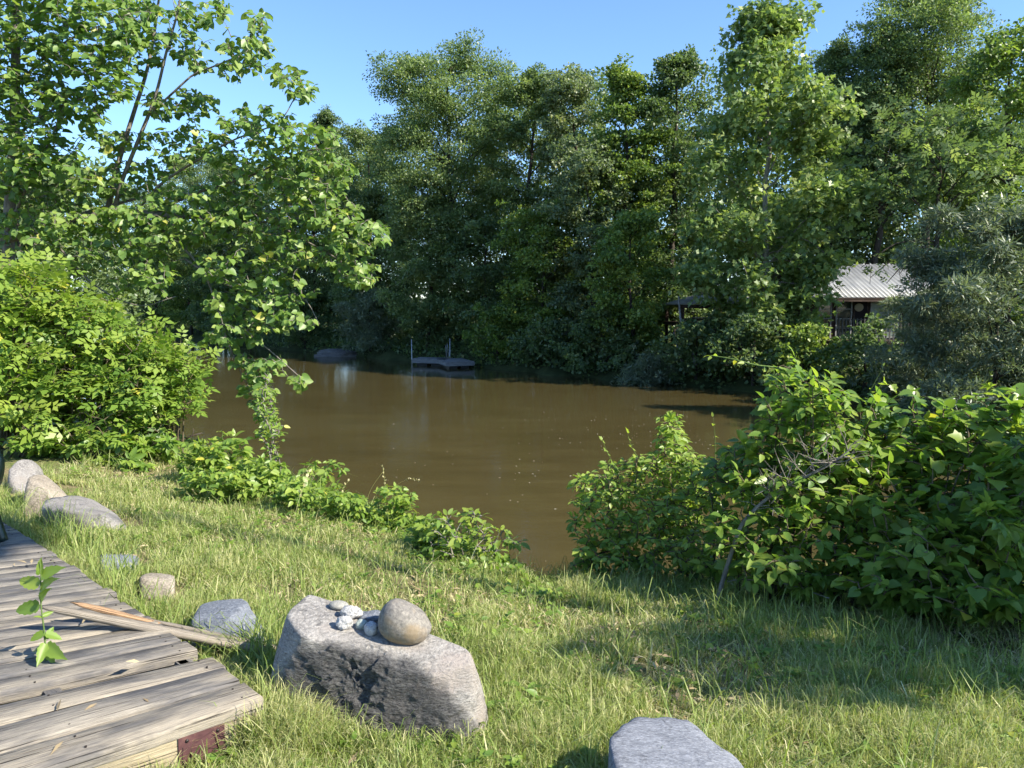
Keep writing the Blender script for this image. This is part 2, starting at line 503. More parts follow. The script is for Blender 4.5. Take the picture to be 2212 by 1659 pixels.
box(g, pl0, fd * .165, fn * .004, (0, 0, .165)); plate = g.build('corner_plate', M['rust'], deck)
m, nt, out = nodes_of('dark_screw'); principled(nt, out, (.04, .032, .03), .5, .5, metallic=.6); M['screw'] = m
for a, b in ((.025, .142), (.135, .142), (.135, .025), (.03, .03)):
    g = Geo(); q = pl0 + fd * a + fn * .004 + np.array([0, 0, b]); tube(g, [q - fn * .001, q + fn * .004], [.007, .006], 10)
    g.build('screw', M['screw'], plate)
m, nt, out = nodes_of('grey_bolt'); principled(nt, out, (.15, .14, .13), .55, .5, metallic=.5); M['bolt'] = m
for a, b in ((.075, .135), (.07, .06), (.045, .10)):
    g = Geo(); q = c0 + fd * a - fn * .012 + np.array([0, 0, -.226 + b]); tube(g, [q - fn * .001, q + fn * .004, q + fn * .008], [.013, .012, .006], 12)
    g.build('bolt', M['bolt'], deck)

# ---- loose splintered plank leaning over the missing board
lp_a, lp_b = at_y(96, 1312, 3.42), np.array([-1.19, 3.53, .095])
pk = thing('broken_plank', lp_b, 'splintered grey plank lying across the deck edge beside the sapling', 'plank')
def sliver(name, a, b, w0, w1, th, mat, seed):
    r = np.random.default_rng(seed); g = Geo()
    d = (b - a); Ln = np.linalg.norm(d); d = d / Ln
    side = np.cross(d, [0, 0, 1.]); side /= np.linalg.norm(side); up = np.cross(side, d)
    n = 26; V = []; UV = []
    prof = [(-.5, 0), (-.42, .5), (.1, .58), (.46, .45), (.5, -.1), (.3, -.5), (-.3, -.5)]
    k = len(prof)
    for i in range(n):
        t = i / (n - 1)
        wv = np.interp(t, [0, .04, .3, .85, 1], [w0 * .25, w0 * .7, w0, w1, w1 * .8]) * (1 + .05 * r.normal())
        hh = th * np.interp(t, [0, .06, .3, 1], [.3, .7, 1, 1])
        for px, pz in prof:
            V.append(a + d * (t * Ln + (r.normal() * .016 if i == 0 else 0)) + side * px * wv + up * pz * hh)
            UV.append((t * Ln + seed, px * .1 + pz * .05 + seed))
    i = np.arange(n - 1)[:, None] * k; j = np.arange(k)[None, :]; j2 = (j + 1) % k
    F = np.stack([i + j, i + j2, i + k + j2, i + k + j], -1).reshape(-1, 4)
    g.add(V, [F, np.arange(k)[::-1][None, :], (np.arange(k) + (n - 1) * k)[None, :]], .6, UV)
    return g.build(name, mat, pk)
sliver('grey_piece', lp_a, lp_b, .055, .05, .032, M['splinter'], 3)
sa = at_y(165, 1304, 3.52); sb = lp_b + np.array([.03, .05, -.005])
sliver('orange_splinter', sa, at_y(345, 1349, 3.57), .04, .02, .02, M['orangewood'], 8)
sliver('thin_piece', at_y(300, 1335, 3.58), sb, .022, .03, .016, M['splinter'], 5)

# ================================================================== ROCKS
def ico(sub):
    bm = bmesh.new(); bmesh.ops.create_icosphere(bm, subdivisions=sub, radius=1)
    V = np.array([v.co[:] for v in bm.verts]); F = np.array([[v.index for v in f.verts] for f in bm.faces])
    bm.free(); return V, F
_ICO = {}

def rock(name, pts, mat, label, cat, sub=5, p=16, amp=.02, freq=9, seed=0, pits=0.0, group=None, round_=0.0, pit_dir=None):
    pts = np.asarray(pts, float)
    bm = bmesh.new()
    for q in pts: bm.verts.new(q)
    bmesh.ops.convex_hull(bm, input=bm.verts)
    bm.normal_update()
    c = pts.mean(0)
    nn = []; dd = []
    for f in bm.faces:
        n_ = np.array(f.normal[:]); q = np.array(f.verts[0].co[:])
        d_ = np.dot(n_, q - c)
        if d_ < 0: n_, d_ = -n_, -d_
        nn.append(n_); dd.append(max(d_, 1e-4))
    bm.free()
    nn = np.array(nn); dd = np.array(dd)
    if sub not in _ICO: _ICO[sub] = ico(sub)
    D, F = _ICO[sub]
    dots = D @ nn.T
    inv = np.where(dots > 1e-4, dots / dd[None, :], 0)
    t = 1.0 / (np.power(np.power(inv, p).sum(1), 1.0 / p) + 1e-9)
    if round_ > 0:
        R = np.exp(np.log(t).mean()); t = t ** (1 - round_) * R ** round_
    V = D * t[:, None]
    size = np.ptp(pts, axis=0).max()
    n1 = fbm(V / size * freq + seed * 7.7, 5, seed)
    n2 = fbm(V / size * freq * 3.1 + seed * 3.3, 4, seed + 40)
    disp = amp * size * (n1 + .35 * n2)
    if pits > 0:
        r = 1 - np.abs(fbm(V / size * freq * 1.7 + 5.5, 4, seed + 80))
        wgt = np.ones(len(V)) if pit_dir is None else np.clip((D @ (np.asarray(pit_dir) / np.linalg.norm(pit_dir)) - .15) * 2.4, 0, 1)
        blocky = np.round(n1 * 3.0) / 3.0
        disp = disp - pits * size * wgt * (np.clip(.62 - r, 0, 1) * 1.6 + .6 * np.clip(-blocky, 0, 1) + .25 * np.abs(n2))
    V = V + D * disp[:, None]
    tn = .5 if pits == 0 else np.clip(.15 + 1.1 * wgt + .5 * fbm(V / size * 6, 3, seed + 9), 0, 1)
    g = Geo(); g.add(V, [F], tn)
    o = g.build(name, mat, None, smooth=True, origin=None)
    me = o.data
    o.location = c
    return tag(o, label, cat, group)

def stone_mat(name, lo, mid, hi, spots=None, scale=7, band=(1, 1, 1), bstr=.6, dark=.0, patch=None, speck=.5, rough=.85, broken=None):
    m, nt, out = nodes_of(name)
    tc = N(nt, 'ShaderNodeTexCoord'); P_ = tc.outputs['Object']
    v = mapping(nt, P_, band)
    n1 = noise(nt, v, scale, 6, .62, .2); n2 = noise(nt, v, scale * 9, 5, .7); n3 = noise(nt, P_, scale * .45, 4, .6, .4)
    c = ramp(nt, n1, [(.3, lo), (.5, mid), (.7, hi)])
    c = mixc(nt, speck, c, ramp(nt, n2, [(.33, tuple(q * .4 for q in lo)), (.5, mid), (.68, tuple(min(.7, q * 1.4) for q in hi))]))
    if patch is not None:
        c = mixc(nt, ramp(nt, n3, [(.5, (0, 0, 0)), (.62, (.75, .75, .75))]), c, patch)
    if dark > 0:
        n4 = noise(nt, P_, scale * 2.3, 5, .7, .5)
        c = mixc(nt, ramp(nt, n4, [(.58, (0, 0, 0)), (.68, (dark, dark, dark))]), c, (.03, .03, .034))
    if broken is not None:
        at = N(nt, 'ShaderNodeAttribute', attribute_name='tint').outputs['Fac']
        c = mixc(nt, ramp(nt, at, [(.38, (0, 0, 0)), (.72, (.88, .88, .88))]), c, ramp(nt, n2, [(.35, broken[0]), (.65, broken[1])]))
    hh = N(nt, 'ShaderNodeMath', operation='ADD'); L(nt, n1, hh.inputs[0]); L(nt, n2, hh.inputs[1])
    principled(nt, out, c, rough, .25, bump(nt, hh.outputs[0], bstr, .012))
    return m

S_big = stone_mat('gneiss', (.155, .145, .135), (.28, .26, .235), (.385, .36, .325), scale=6, band=(1, 1, 2.5), bstr=1.0, dark=.5, patch=(.34, .29, .25), broken=((.012, .012, .014), (.095, .093, .09)))
big_pts = [(-.95, 3.42, .436), (-.99, 3.20, .430), (-.872, 3.02, .405), (-.62, 2.95, .338), (-.335, 2.895, .285), (-.15, 2.97, .31), (-.185, 3.06, .335), (-.30, 3.13, .345), (-.59, 3.29, .372), (-.84, 3.41, .388),
           (-1.02, 2.98, -.12), (-.62, 2.90, -.12), (-.16, 2.84, -.12), (-.07, 3.08, -.12), (-.2, 3.25, -.12), (-.9, 3.50, -.12), (-1.05, 3.3, -.12), (-1.03, 3.08, .2), (-.115, 3.04, .16), (-.17, 2.87, .05)]
boulder = rock('boulder', big_pts, S_big, 'big grey boulder beside the deck corner with small stones laid on its top', 'boulder', sub=7, p=60, amp=.010, freq=5, seed=2, pits=.10,
     pit_dir=(-.2, -1, -.25), group='boulders along the deck')

S_left = stone_mat('pale_granite', (.13, .12, .115), (.22, .205, .19), (.31, .29, .265), scale=8, bstr=.6, patch=(.24, .215, .19), dark=.5)
S_tan = stone_mat('tan_granite', (.17, .14, .11), (.27, .23, .18), (.36, .315, .25), scale=8, bstr=.6, dark=.25)
S_blue = stone_mat('blue_grey_stone', (.09, .10, .12), (.16, .175, .20), (.24, .25, .27), scale=9, bstr=.6, dark=.4)
S_slab = stone_mat('slate_grey_stone', (.10, .105, .12), (.18, .19, .215), (.30, .31, .335), scale=7, band=(1, 3.5, 1), bstr=.6, dark=.6)
def bpts(spec): return [at_y(dx, dy, Y) for dx, dy, Y in spec]
rock('boulder', [(-4.75, 6.95, -.1), (-4.32, 6.95, -.1), (-4.72, 7.55, -.1), (-5.0, 7.5, -.1)] + bpts([(16, 1003, 7.1), (45, 984, 7.3), (72, 988, 7.4), (102, 1030, 7.4), (20, 1040, 6.95), (100, 1020, 7.6)]), S_left,
     'pale grey rounded boulder farthest along the deck near the chair', 'boulder', amp=.025, freq=5, seed=4, p=9, pits=.02, group='boulders along the deck')
rock('boulder', [(-4.15, 6.2, -.1), (-3.70, 6.25, -.1), (-3.95, 6.8, -.1), (-4.3, 6.8, -.1)] + bpts([(58, 1030, 6.35), (66, 1023, 6.5), (95, 1022, 6.7), (118, 1042, 6.7), (145, 1066, 6.55), (55, 1065, 6.25), (100, 1050, 6.3)]), S_tan,
     'tan boulder in the middle of the three sunlit boulders by the deck', 'boulder', amp=.02, freq=5, seed=6, p=26, pits=.02, group='boulders along the deck')
rock('boulder', [(-3.62, 5.75, -.1), (-2.98, 5.72, -.1), (-3.12, 6.1, -.1), (-3.5, 6.4, -.1)] + bpts([(84, 1098, 5.7), (97, 1080, 5.85), (112, 1073, 5.95), (160, 1068, 6.2), (200, 1078, 6.2), (250, 1108, 6.0), (258, 1125, 5.85), (130, 1098, 5.6), (225, 1108, 5.7)]), S_left,
     'broad pale flat-topped boulder in the grass, nearest of three by the deck', 'boulder', amp=.016, freq=5, seed=8, p=45, pits=.03, pit_dir=(-.8, -.6, 0), group='boulders along the deck')
rock('boulder', bpts([(214, 1200, 5.0), (222, 1188, 5.35), (280, 1192, 5.4), (302, 1202, 5.1), (216, 1235, 4.9), (300, 1238, 4.9), (222, 1230, 5.5), (305, 1232, 5.5)]), S_blue,
     'dark low stone half hidden in tall grass beside the deck', 'stone', amp=.015, freq=5, seed=9, p=16, group='boulders along the deck')
rock('boulder', bpts([(297, 1243, 4.42), (312, 1235, 4.6), (352, 1234, 4.65), (382, 1238, 4.55), (381, 1262, 4.4), (302, 1300, 4.35), (378, 1302, 4.35), (310, 1290, 4.8), (380, 1290, 4.8)]), S_tan,
     'small rounded pale stone standing in grass between deck and boulder', 'stone', amp=.02, freq=5, seed=10, p=9, pits=.01, group='boulders along the deck')
rock('boulder', bpts([(412, 1340, 3.72), (432, 1306, 3.9), (470, 1294, 4.0), (520, 1290, 4.0), (534, 1298, 3.9), (566, 1345, 3.75), (410, 1405, 3.6), (575, 1400, 3.6), (430, 1390, 4.1), (570, 1390, 4.1), (500, 1330, 3.68)]), S_blue,
     'blue-grey boulder in the shade behind the broken plank end', 'boulder', amp=.02, freq=5, seed=12, p=26, pits=.015, group='boulders along the deck')
rock('boulder', [(.33, 2.40, .14), (.35, 2.60, .215), (.46, 2.72, .225), (.66, 2.72, .215), (.80, 2.56, .16), (.86, 2.30, .12), (.40, 2.10, .13), (.80, 2.05, .1),
                 (.30, 2.4, -.2), (.9, 2.5, -.2), (.5, 2.8, -.2), (.4, 2.0, -.2), (.9, 2.0, -.2)], S_slab,
     'blue-grey flat slab stone in the grass at the bottom edge', 'boulder', sub=6, amp=.012, freq=5, seed=14, p=60, pits=.02, group='boulders along the deck')

# ---- stones laid on the big boulder
def egg(name, c, r, mat, label, seed, amp=.02, squash=None, freq=3, cat='stone', pits=0.0, sub=4, rot=0.0, tilt=0.0):
    if sub not in _ICO: _ICO[sub] = ico(sub)
    D, F = _ICO[sub]
    V = D.copy()
    if squash is not None: V = squash(V)
    V = V * np.asarray(r)
    V = V + D * (amp * max(r) * (fbm(D * freq + seed, 4, seed) - pits * np.abs(fbm(D * freq * 2.5 + seed, 3, seed + 5))))[:, None]
    ct, st = math.cos(tilt), math.sin(tilt); V = np.stack([V[:, 0] * ct - V[:, 2] * st, V[:, 1], V[:, 0] * st + V[:, 2] * ct], 1)
    ca, sa_ = math.cos(rot), math.sin(rot); V = np.stack([V[:, 0] * ca - V[:, 1] * sa_, V[:, 0] * sa_ + V[:, 1] * ca, V[:, 2]], 1)
    g = Geo(); g.add(V, [F]); o = g.build(name, mat, smooth=True)
    o.location = c
    return tag(o, label, cat, 'stones laid on the big boulder')
S_cob = stone_mat('cobble', (.12, .112, .10), (.18, .165, .145), (.25, .225, .185), scale=9, bstr=.15, speck=.55, patch=(.25, .185, .11), rough=.75)
S_wq = stone_mat('white_quartz', (.26, .255, .25), (.44, .43, .41), (.58, .57, .55), scale=20, bstr=.7, dark=.85)
S_bw = stone_mat('black_white_stone', (.20, .20, .22), (.42, .42, .43), (.62, .62, .62), scale=26, bstr=.5, dark=.9)
S_gn = stone_mat('greenish_stone', (.22, .25, .22), (.32, .36, .32), (.42, .45, .42), scale=24, bstr=.3)
S_pb = stone_mat('grey_pebble', (.19, .19, .17), (.26, .25, .22), (.32, .31, .27), scale=20, bstr=.15)
def cobsq(V):
    V = V.copy()
    x, z = V[:, 0].copy(), V[:, 2].copy()
    V[:, 2] = np.where(z < 0, z * .72, z * (1.04 - .42 * x))
    V[:, 0] = x * (1 - .32 * np.clip(z, 0, 1)) - .34 * np.clip(z, 0, 1) + .07
    s_ = np.abs(V) ; n_ = (s_[:, 0] ** 2.6 + s_[:, 1] ** 2.6 + s_[:, 2] ** 2.6) ** (1 / 2.6)
    return V / (n_[:, None] ** .55)
from mathutils.bvhtree import BVHTree
_bm = bmesh.new(); _bm.from_mesh(boulder.data); _bm.transform(__import__('mathutils').Matrix.Translation(boulder.location)); _bvh = BVHTree.FromBMesh(_bm)
def top_z(x, y, rad):
    zs = []
    for a_ in (0, 1.57, 3.14, 4.71):
        h_ = _bvh.ray_cast(Vector((x + .5 * rad * math.cos(a_), y + .5 * rad * math.sin(a_), 2)), Vector((0, 0, -1)))[0]
        if h_ is not None: zs.append(h_.z)
    return sum(zs) / len(zs)
def laid(name, x, y, r_, sink, *a_, **k_):
    egg(name, (x, y, top_z(x, y, max(r_)) + r_[2] * sink), r_, *a_, **k_)
laid('cobble_stone', -.455, 3.085, (.113, .092, .092), .70, S_cob, 'large smooth rounded brown-grey cobble on top of the big boulder', 3, .02, cobsq, sub=5, tilt=-.16)
laid('stone', -.775, 3.285, (.044, .034, .019), .8, S_pb, 'smooth flat grey pebble at the back of the boulder top', 5, .03, tilt=-.1)
laid('stone', -.705, 3.215, (.050, .038, .030), .75, S_wq, 'larger white mottled quartz stone in the middle of the boulder top', 6, .22, pits=.6, freq=2)
laid('stone', -.715, 3.115, (.038, .030, .030), .75, S_wq, 'white angular stone in front of the larger quartz', 7, .30, pits=.6, freq=2)
laid('stone', -.645, 3.135, (.027, .023, .022), .75, S_gn, 'small pale green stone between white stone and cobble', 9, .15, freq=2)
laid('stone', -.595, 3.09, (.029, .028, .033), .75, S_bw, 'black and white stone touching the left side of the cobble', 12, .22, pits=.4, freq=2)
laid('stone', -.625, 3.225, (.058, .045, .018), .7, S_blue, 'dark flat stone behind the small white stones', 13, .2, freq=2, tilt=.1)

# ================================================================== PATIO CHAIR at the left edge of the frame
m, nt, out = nodes_of('dark_green_paint'); tc = N(nt, 'ShaderNodeTexCoord')
principled(nt, out, ramp(nt, noise(nt, tc.outputs['Object'], 30, 3), [(.3, (.010, .022, .018)), (.7, (.018, .034, .028))]), .35, .5)
M['chairgreen'] = m
ch = thing('patio_chair', (-3.56, 4.5, DECK_Z), 'dark green patio chair cut off by the left picture edge', 'chair')
def chairbar(name, pts, w, th):
    g = Geo(); P3 = resample(np.array(pts), .03)
    d = np.gradient(P3, axis=0); d /= np.linalg.norm(d, axis=1)[:, None]
    sd = np.array([0, 1., 0]) * np.ones_like(P3); up = np.cross(d, sd); up /= np.linalg.norm(up, axis=1)[:, None]
    V = np.stack([P3 + sd * w / 2 + up * th / 2, P3 - sd * w / 2 + up * th / 2, P3 - sd * w / 2 - up * th / 2, P3 + sd * w / 2 - up * th / 2], 1).reshape(-1, 3)
    n = len(P3); i = np.arange(n - 1)[:, None] * 4; j = np.arange(4)[None, :]; j2 = (j + 1) % 4
    g.add(V, [np.stack([i + j, i + j2, i + 4 + j2, i + 4 + j], -1).reshape(-1, 4), [[3, 2, 1, 0]], [[4 * n - 4, 4 * n - 3, 4 * n - 2, 4 * n - 1]]])
    return g.build(name, M['chairgreen'], ch, smooth=False)
cx, cyy = -3.275, 4.25
for k_, yy in ((0, cyy), (1, cyy + .52)):
    chairbar('armrest', [(cx - .55, yy, .90), (cx - .3, yy, .925), (cx - .09, yy, .90), (cx + .0, yy, .80), (cx - .005, yy, .68), (cx - .055, yy, .585), (cx - .12, yy, .56)], .05, .03)
    chairbar('leg', [(cx - .10, yy, .60), (cx - .045, yy, .42), (cx - .0, yy, .252)], .045, .03)
    chairbar('leg', [(cx - .50, yy, .60), (cx - .56, yy, .42), (cx - .62, yy, .252)], .045, .03)
g = Geo(); box(g, (cx - .58, cyy + .02, .56), (.48, 0, .02), (0, .48, 0), (0, 0, .03)); g.build('seat', M['chairgreen'], ch)
g = Geo(); box(g, (cx - .60, cyy + .02, .58), (-.14, 0, .52), (0, .48, 0), (.03, 0, 0)); g.build('backrest', M['chairgreen'], ch)
# ================================================================== VEGETATION TOOLS
def _sym(right, mid, fold=.10, droop=.12):
    """right: outline points (x>0) from base to tip without them; mid: midrib ys. Two folded halves."""
    k = len(right)
    base = (0, 0, 0); tip = (0, 1, -droop); mids = [(0, y, .0) for y in mid]
    R = [(x, y, fold * x * 2 - droop * y * y * .6) for x, y in right]; Lh = [(-x, y, z) for x, y, z in R]
    V = [base] + R + [tip] + mids + Lh
    iR = list(range(1, 1 + k)); it = 1 + k; im = list(range(it + 1, it + 1 + len(mid))); iL = list(range(it + 1 + len(mid), it + 1 + len(mid) + k))
    f1 = [0] + iR + [it] + im[::-1]
    f2 = [0] + im + [it] + iL[::-1]
    return np.array(V, float), [np.array([f1]), np.array([f2])]

def _join(parts):
    V = []; F = []; n = 0
    for v, f in parts:
        V.append(v); F += [q + n for q in f]; n += len(v)
    # merge same-length faces
    by = {}
    for q in F: by.setdefault(q.shape[1], []).append(q)
    return np.concatenate(V), [np.concatenate(q) for q in by.values()]

def _place(tpl, ang, scale, at, wid=1.0, lift=0.0):
    v, f = tpl; c, s = math.cos(ang), math.sin(ang)
    x = v[:, 0] * scale * wid; y = v[:, 1] * scale; z = v[:, 2] * scale
    return np.stack([x * c + y * s + at[0], -x * s + y * c + at[1], z + lift * np.abs(y)], 1), f

T = {}
T['rhomb'] = (np.array([(0, 0, 0), (.27, .42, .06), (0, 1, -.08), (-.27, .42, .06)]), [np.array([[0, 1, 2, 3]])])
T['lance'] = (np.array([(0, 0, 0), (.10, .4, .02), (0, 1, -.10), (-.10, .4, .02)]), [np.array([[0, 1, 2, 3]])])
T['broad'] = (np.array([(0, 0, 0), (.42, .30, .08), (.30, .7, .05), (0, 1, -.1), (-.30, .7, .05), (-.42, .30, .08)]), [np.array([[0, 1, 2, 3], [0, 3, 4, 5]])])
T['heart'] = _sym([(.30, -.10), (.47, .18), (.40, .52), (.17, .82)], [.5], .12, .16)
T['ovate'] = _sym([(.20, .12), (.27, .38), (.18, .70)], [.5], .12, .18)
T['ellip'] = _sym([(.16, .12), (.25, .42), (.19, .72)], [.5], .10, .22)
T['toothed'] = _sym([(.17, .0), (.31, .10), (.27, .19), (.34, .30), (.28, .41), (.30, .52), (.21, .62), (.20, .73), (.09, .85)], [.45], .12, .2)
T['toothed'] = (T['toothed'][0] * np.array([.74, 1, 1]), T['toothed'][1])
T['lobed'] = _sym([(.20, -.06), (.52, .12), (.38, .34), (.50, .58), (.22, .66)], [.45], .10, .12)
T['star'] = (np.array([(0, 0, 0), (.28, -.05, .05), (.22, .2, .02), (.56, .36, .03), (.27, .5, .0), (0, 1, -.1), (-.27, .5, 0), (-.56, .36, .03), (-.22, .2, .02), (-.28, -.05, .05)]),
             [np.array([[0, 1, 2, 3, 4], [0, 6, 7, 8, 9]]), np.array([[0, 4, 5, 6]])])
_lf = T['rhomb']
T['pinnate'] = _join([_place(_lf, a, s_, (0, y)) for y, a, s_ in ((.22, 1.15, .42), (.22, -1.15, .42), (.50, 1.05, .44), (.50, -1.05, .44), (.62, 0, .50))])
_lv = T['ovate']
T['trifol'] = _join([_place(_lv, 1.25, .5, (.0, .42)), _place(_lv, -1.25, .5, (0, .42)), _place(_lv, 0, .58, (0, .46))])
T['palm5'] = _join([_place(T['broad'], a, s_, (0, 0), .55, -.05) for a, s_ in ((0, 1), (.85, .92), (-.85, .92), (1.75, .65), (-1.75, .65))])

def unit(v):
    return v / (np.linalg.norm(v, axis=-1, keepdims=True) + 1e-9)

def scatter(geo, tpl, pos, d, nrm, size, tint):
    v, F = tpl
    d = unit(d); x = unit(np.cross(d, nrm)); z = np.cross(x, d)
    size = np.broadcast_to(np.asarray(size, float), (len(pos),))
    V = pos[:, None, :] + size[:, None, None] * (v[None, :, 0, None] * x[:, None, :] + v[None, :, 1, None] * d[:, None, :] + v[None, :, 2, None] * z[:, None, :])
    n, k = len(pos), len(v)
    off = (np.arange(n) * k)[:, None, None]
    FF = [(f[None] + off).reshape(-1, f.shape[1]) for f in F]
    geo.add(V.reshape(-1, 3), FF, np.repeat(np.clip(tint, 0, 1), k))

def rand_dirs(r, n):
    v = r.normal(size=(n, 3)); return unit(v)

# ---- leaf materials (base colours set brighter than real leaves, to lift the shadows)
M['leaf_linden'] = leaf_mat('leaf_linden', (.06, .125, .03), (.135, .23, .05), (.23, .315, .075), .40)
M['leaf_elder'] = leaf_mat('leaf_elder', (.085, .16, .03), (.165, .265, .042), (.27, .35, .06), .42)
M['leaf_vine'] = leaf_mat('leaf_vine', (.07, .14, .03), (.15, .25, .046), (.27, .35, .06), .46, rough=.38)
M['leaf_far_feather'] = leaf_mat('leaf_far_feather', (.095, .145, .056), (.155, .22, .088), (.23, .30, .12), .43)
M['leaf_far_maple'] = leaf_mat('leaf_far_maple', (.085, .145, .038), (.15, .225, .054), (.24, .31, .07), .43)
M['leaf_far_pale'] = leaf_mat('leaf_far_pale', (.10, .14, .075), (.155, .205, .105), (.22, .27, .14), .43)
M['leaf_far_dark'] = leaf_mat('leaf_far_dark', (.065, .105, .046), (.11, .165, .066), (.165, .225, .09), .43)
M['leaf_sycamore'] = leaf_mat('leaf_sycamore', (.10, .165, .055), (.185, .26, .09), (.29, .36, .13), .43)
M['leaf_willow'] = leaf_mat('leaf_willow', (.095, .13, .085), (.145, .185, .115), (.20, .245, .15), .30)
M['grass'] = leaf_mat('grass_blades', (.10, .165, .036), (.27, .335, .09), (.58, .51, .30), .35, .5, .35)

# ---- a tree seen across the river: trunk with limbs, crown of many leaf clumps
def far_tree(name, base, top_z, radius, mat, leaf, leaf_size, label, crown_from=.25, lai=5.6, bark='bark_dark', profile=None, clump=(.55, 1.0), flat=.62,
             seed=0, lean=(0, 0), cat='tree', group='trees on the far bank', squash_y=.85, trunk_r=None, droop=.25, leaders=3, density=1.0, lumpy=.9, tint0=.5, extra=()):
    r = np.random.default_rng(seed + 100)
    base = np.asarray(base, float); H = top_z - base[2]
    lai = lai * 1.45
    if profile is None: profile = [(0, .55), (.2, .9), (.45, 1.0), (.7, .8), (.88, .48), (1, .12)]
    px = [p[0] for p in profile]; py = [p[1] for p in profile]
    t = thing(name, base, label, cat, group)
    tg = Geo()
    n = 12; tt = np.linspace(0, 1, n)
    wob = np.cumsum(r.normal(0, .012 * H, (n, 2)), axis=0) * .5
    tr = np.stack([base[0] + wob[:, 0] + lean[0] * tt * H, base[1] + wob[:, 1] + lean[1] * tt * H, base[2] - .15 + tt * (H * .93 + .15)], 1)
    r0 = trunk_r or H * .013
    tube(tg, tr, r0 * (1 - tt) ** .8 + .015, 7)
    trunk_at = lambda h: np.array([np.interp(h, tr[:, 2] - base[2], tr[:, k]) for k in range(3)])
    clumps = []; rads = []
    c0 = crown_from * H
    nlimb = int(np.clip(H * 2.1 * lumpy, 9, 34))
    for i in range(nlimb):
        f = (i + r.uniform(0, 1)) / nlimb
        h = c0 + (H - c0) * f
        R = radius * np.interp(f, px, py) * r.uniform(.62, 1.12)
        az = i * 2.399 + r.uniform(-.5, .5)
        st = trunk_at(max(.12 * H, h - R * r.uniform(.35, .75)))
        e = trunk_at(h); end = e + np.array([math.cos(az) * R, math.sin(az) * R * squash_y, r.uniform(-.1, .25) * R])
        mid = (st + end) / 2 + np.array([0, 0, .16 * R])
        br = resample([st, mid, end], .5)
        tube(tg, br, np.linspace(max(.025, r0 * .38 * (1 - f * .6)), .012, len(br)), 5)
        nc = max(4, int(R / .30))
        for k in range(nc):
            a = .38 + .62 * (k + r.uniform(.2, 1)) / nc
            q = br[min(len(br) - 1, int(a * len(br)))]
            cr = .64 * r.uniform(*clump) * (radius / 3.2) ** .35
            clumps.append(q + r.normal(0, .5, 3) * cr + np.array([0, 0, .15 * cr])); rads.append(cr)
            for _ in range(2):
                q2 = q + np.array([math.cos(az + 1.57), math.sin(az + 1.57), 0]) * r.uniform(-1, 1) * .40 * R + r.normal(0, .25, 3)
                clumps.append(q2); rads.append(cr * r.uniform(.7, 1.0))
    nx_ = int(radius * (H - c0) * 4.6)
    for i in range(nx_):
        f = r.uniform(0, 1); h = c0 + (H - c0) * f * .97; az = r.uniform(0, 6.283)
        R = radius * np.interp(f, px, py) * r.uniform(.55, 1.0)
        clumps.append(trunk_at(h) + np.array([math.cos(az) * R, math.sin(az) * R * squash_y, 0])); rads.append(.64 * r.uniform(clump[0] * .7, clump[1] * .95) * (radius / 3.2) ** .35)
    for k in range(leaders):
        a = r.uniform(0, 6.28); q = trunk_at(H * .9) + np.array([math.cos(a) * radius * .18, math.sin(a) * radius * .18, 0])
        hh = r.uniform(.0, .09) * H * (0 if k == 0 else 1)
        for j in range(3):
            clumps.append(q + np.array([r.normal(0, .12), r.normal(0, .12), H * .085 - hh - j * .35])); rads.append(r.uniform(.28, .48) + .1 * j)
    for dx_, dy_, Y_, cr_ in extra:
        q = at_y(dx_, dy_, Y_); st_ = trunk_at(max(.2 * H, q[2] - base[2] + .8)); br = resample([st_, (st_ + q) / 2 + np.array([0, 0, .5]), q], .5)
        tube(tg, br, np.linspace(.04, .012, len(br)), 5)
        for f_ in (.55, .75, .9, 1.0): clumps.append(br[int(f_ * (len(br) - 1))] + r.normal(0, .15, 3)); rads.append(cr_)
    clumps = np.array(clumps); rads = np.array(rads)
    la = {'rhomb': .27, 'lance': .10, 'broad': .5, 'star': .36, 'pinnate': .3}[leaf] * leaf_size ** 2
    area = math.pi * radius * (H - c0) * .5 * .8
    nl = int(lai * density * area / la)
    wgt = rads ** 2 * np.exp(r.normal(0, .35, len(rads)))
    cnt = r.multinomial(nl, wgt / wgt.sum())
    idx = np.repeat(np.arange(len(rads)), cnt)
    dd = rand_dirs(r, nl); dd[:, 2] = np.where((dd[:, 2] < -.1) & (r.uniform(size=nl) < .6), -dd[:, 2], dd[:, 2])
    rr = r.uniform(.15, 1, nl) ** .5 * (1 + .16 * r.normal(size=nl).clip(-1, 1.8))
    pos = clumps[idx] + dd * (rr * rads[idx])[:, None] * np.array([1, 1, flat])
    pos[:, 2] = np.maximum(pos[:, 2], base[2] + .05)
    nrm = unit(dd * .8 + np.array([0, 0, .5]) + r.normal(0, .42, (nl, 3)))
    ld = unit(dd + r.normal(0, .6, (nl, 3)) - np.array([0, 0, droop]))
    ctint = r.normal(0, .17, len(rads))
    tint = np.minimum(tint0 + ctint[idx] + r.normal(0, .17, nl), .9)
    g = Geo(); scatter(g, T[leaf], pos, ld, nrm, leaf_size * r.uniform(.7, 1.3, nl), tint)
    # fine twigs carrying the clumps
    for q, cr in zip(clumps, rads):
        if r.uniform() < .2:
            e = q + rand_dirs(r, 1)[0] * cr * .9
            tube(tg, [q - (e - q) * .8, q, e], [.012, .009, .004], 3, cap=False)
    tg.build('trunk', M[bark], t, smooth=True)
    g.build('crown', M[mat], t)
    return t

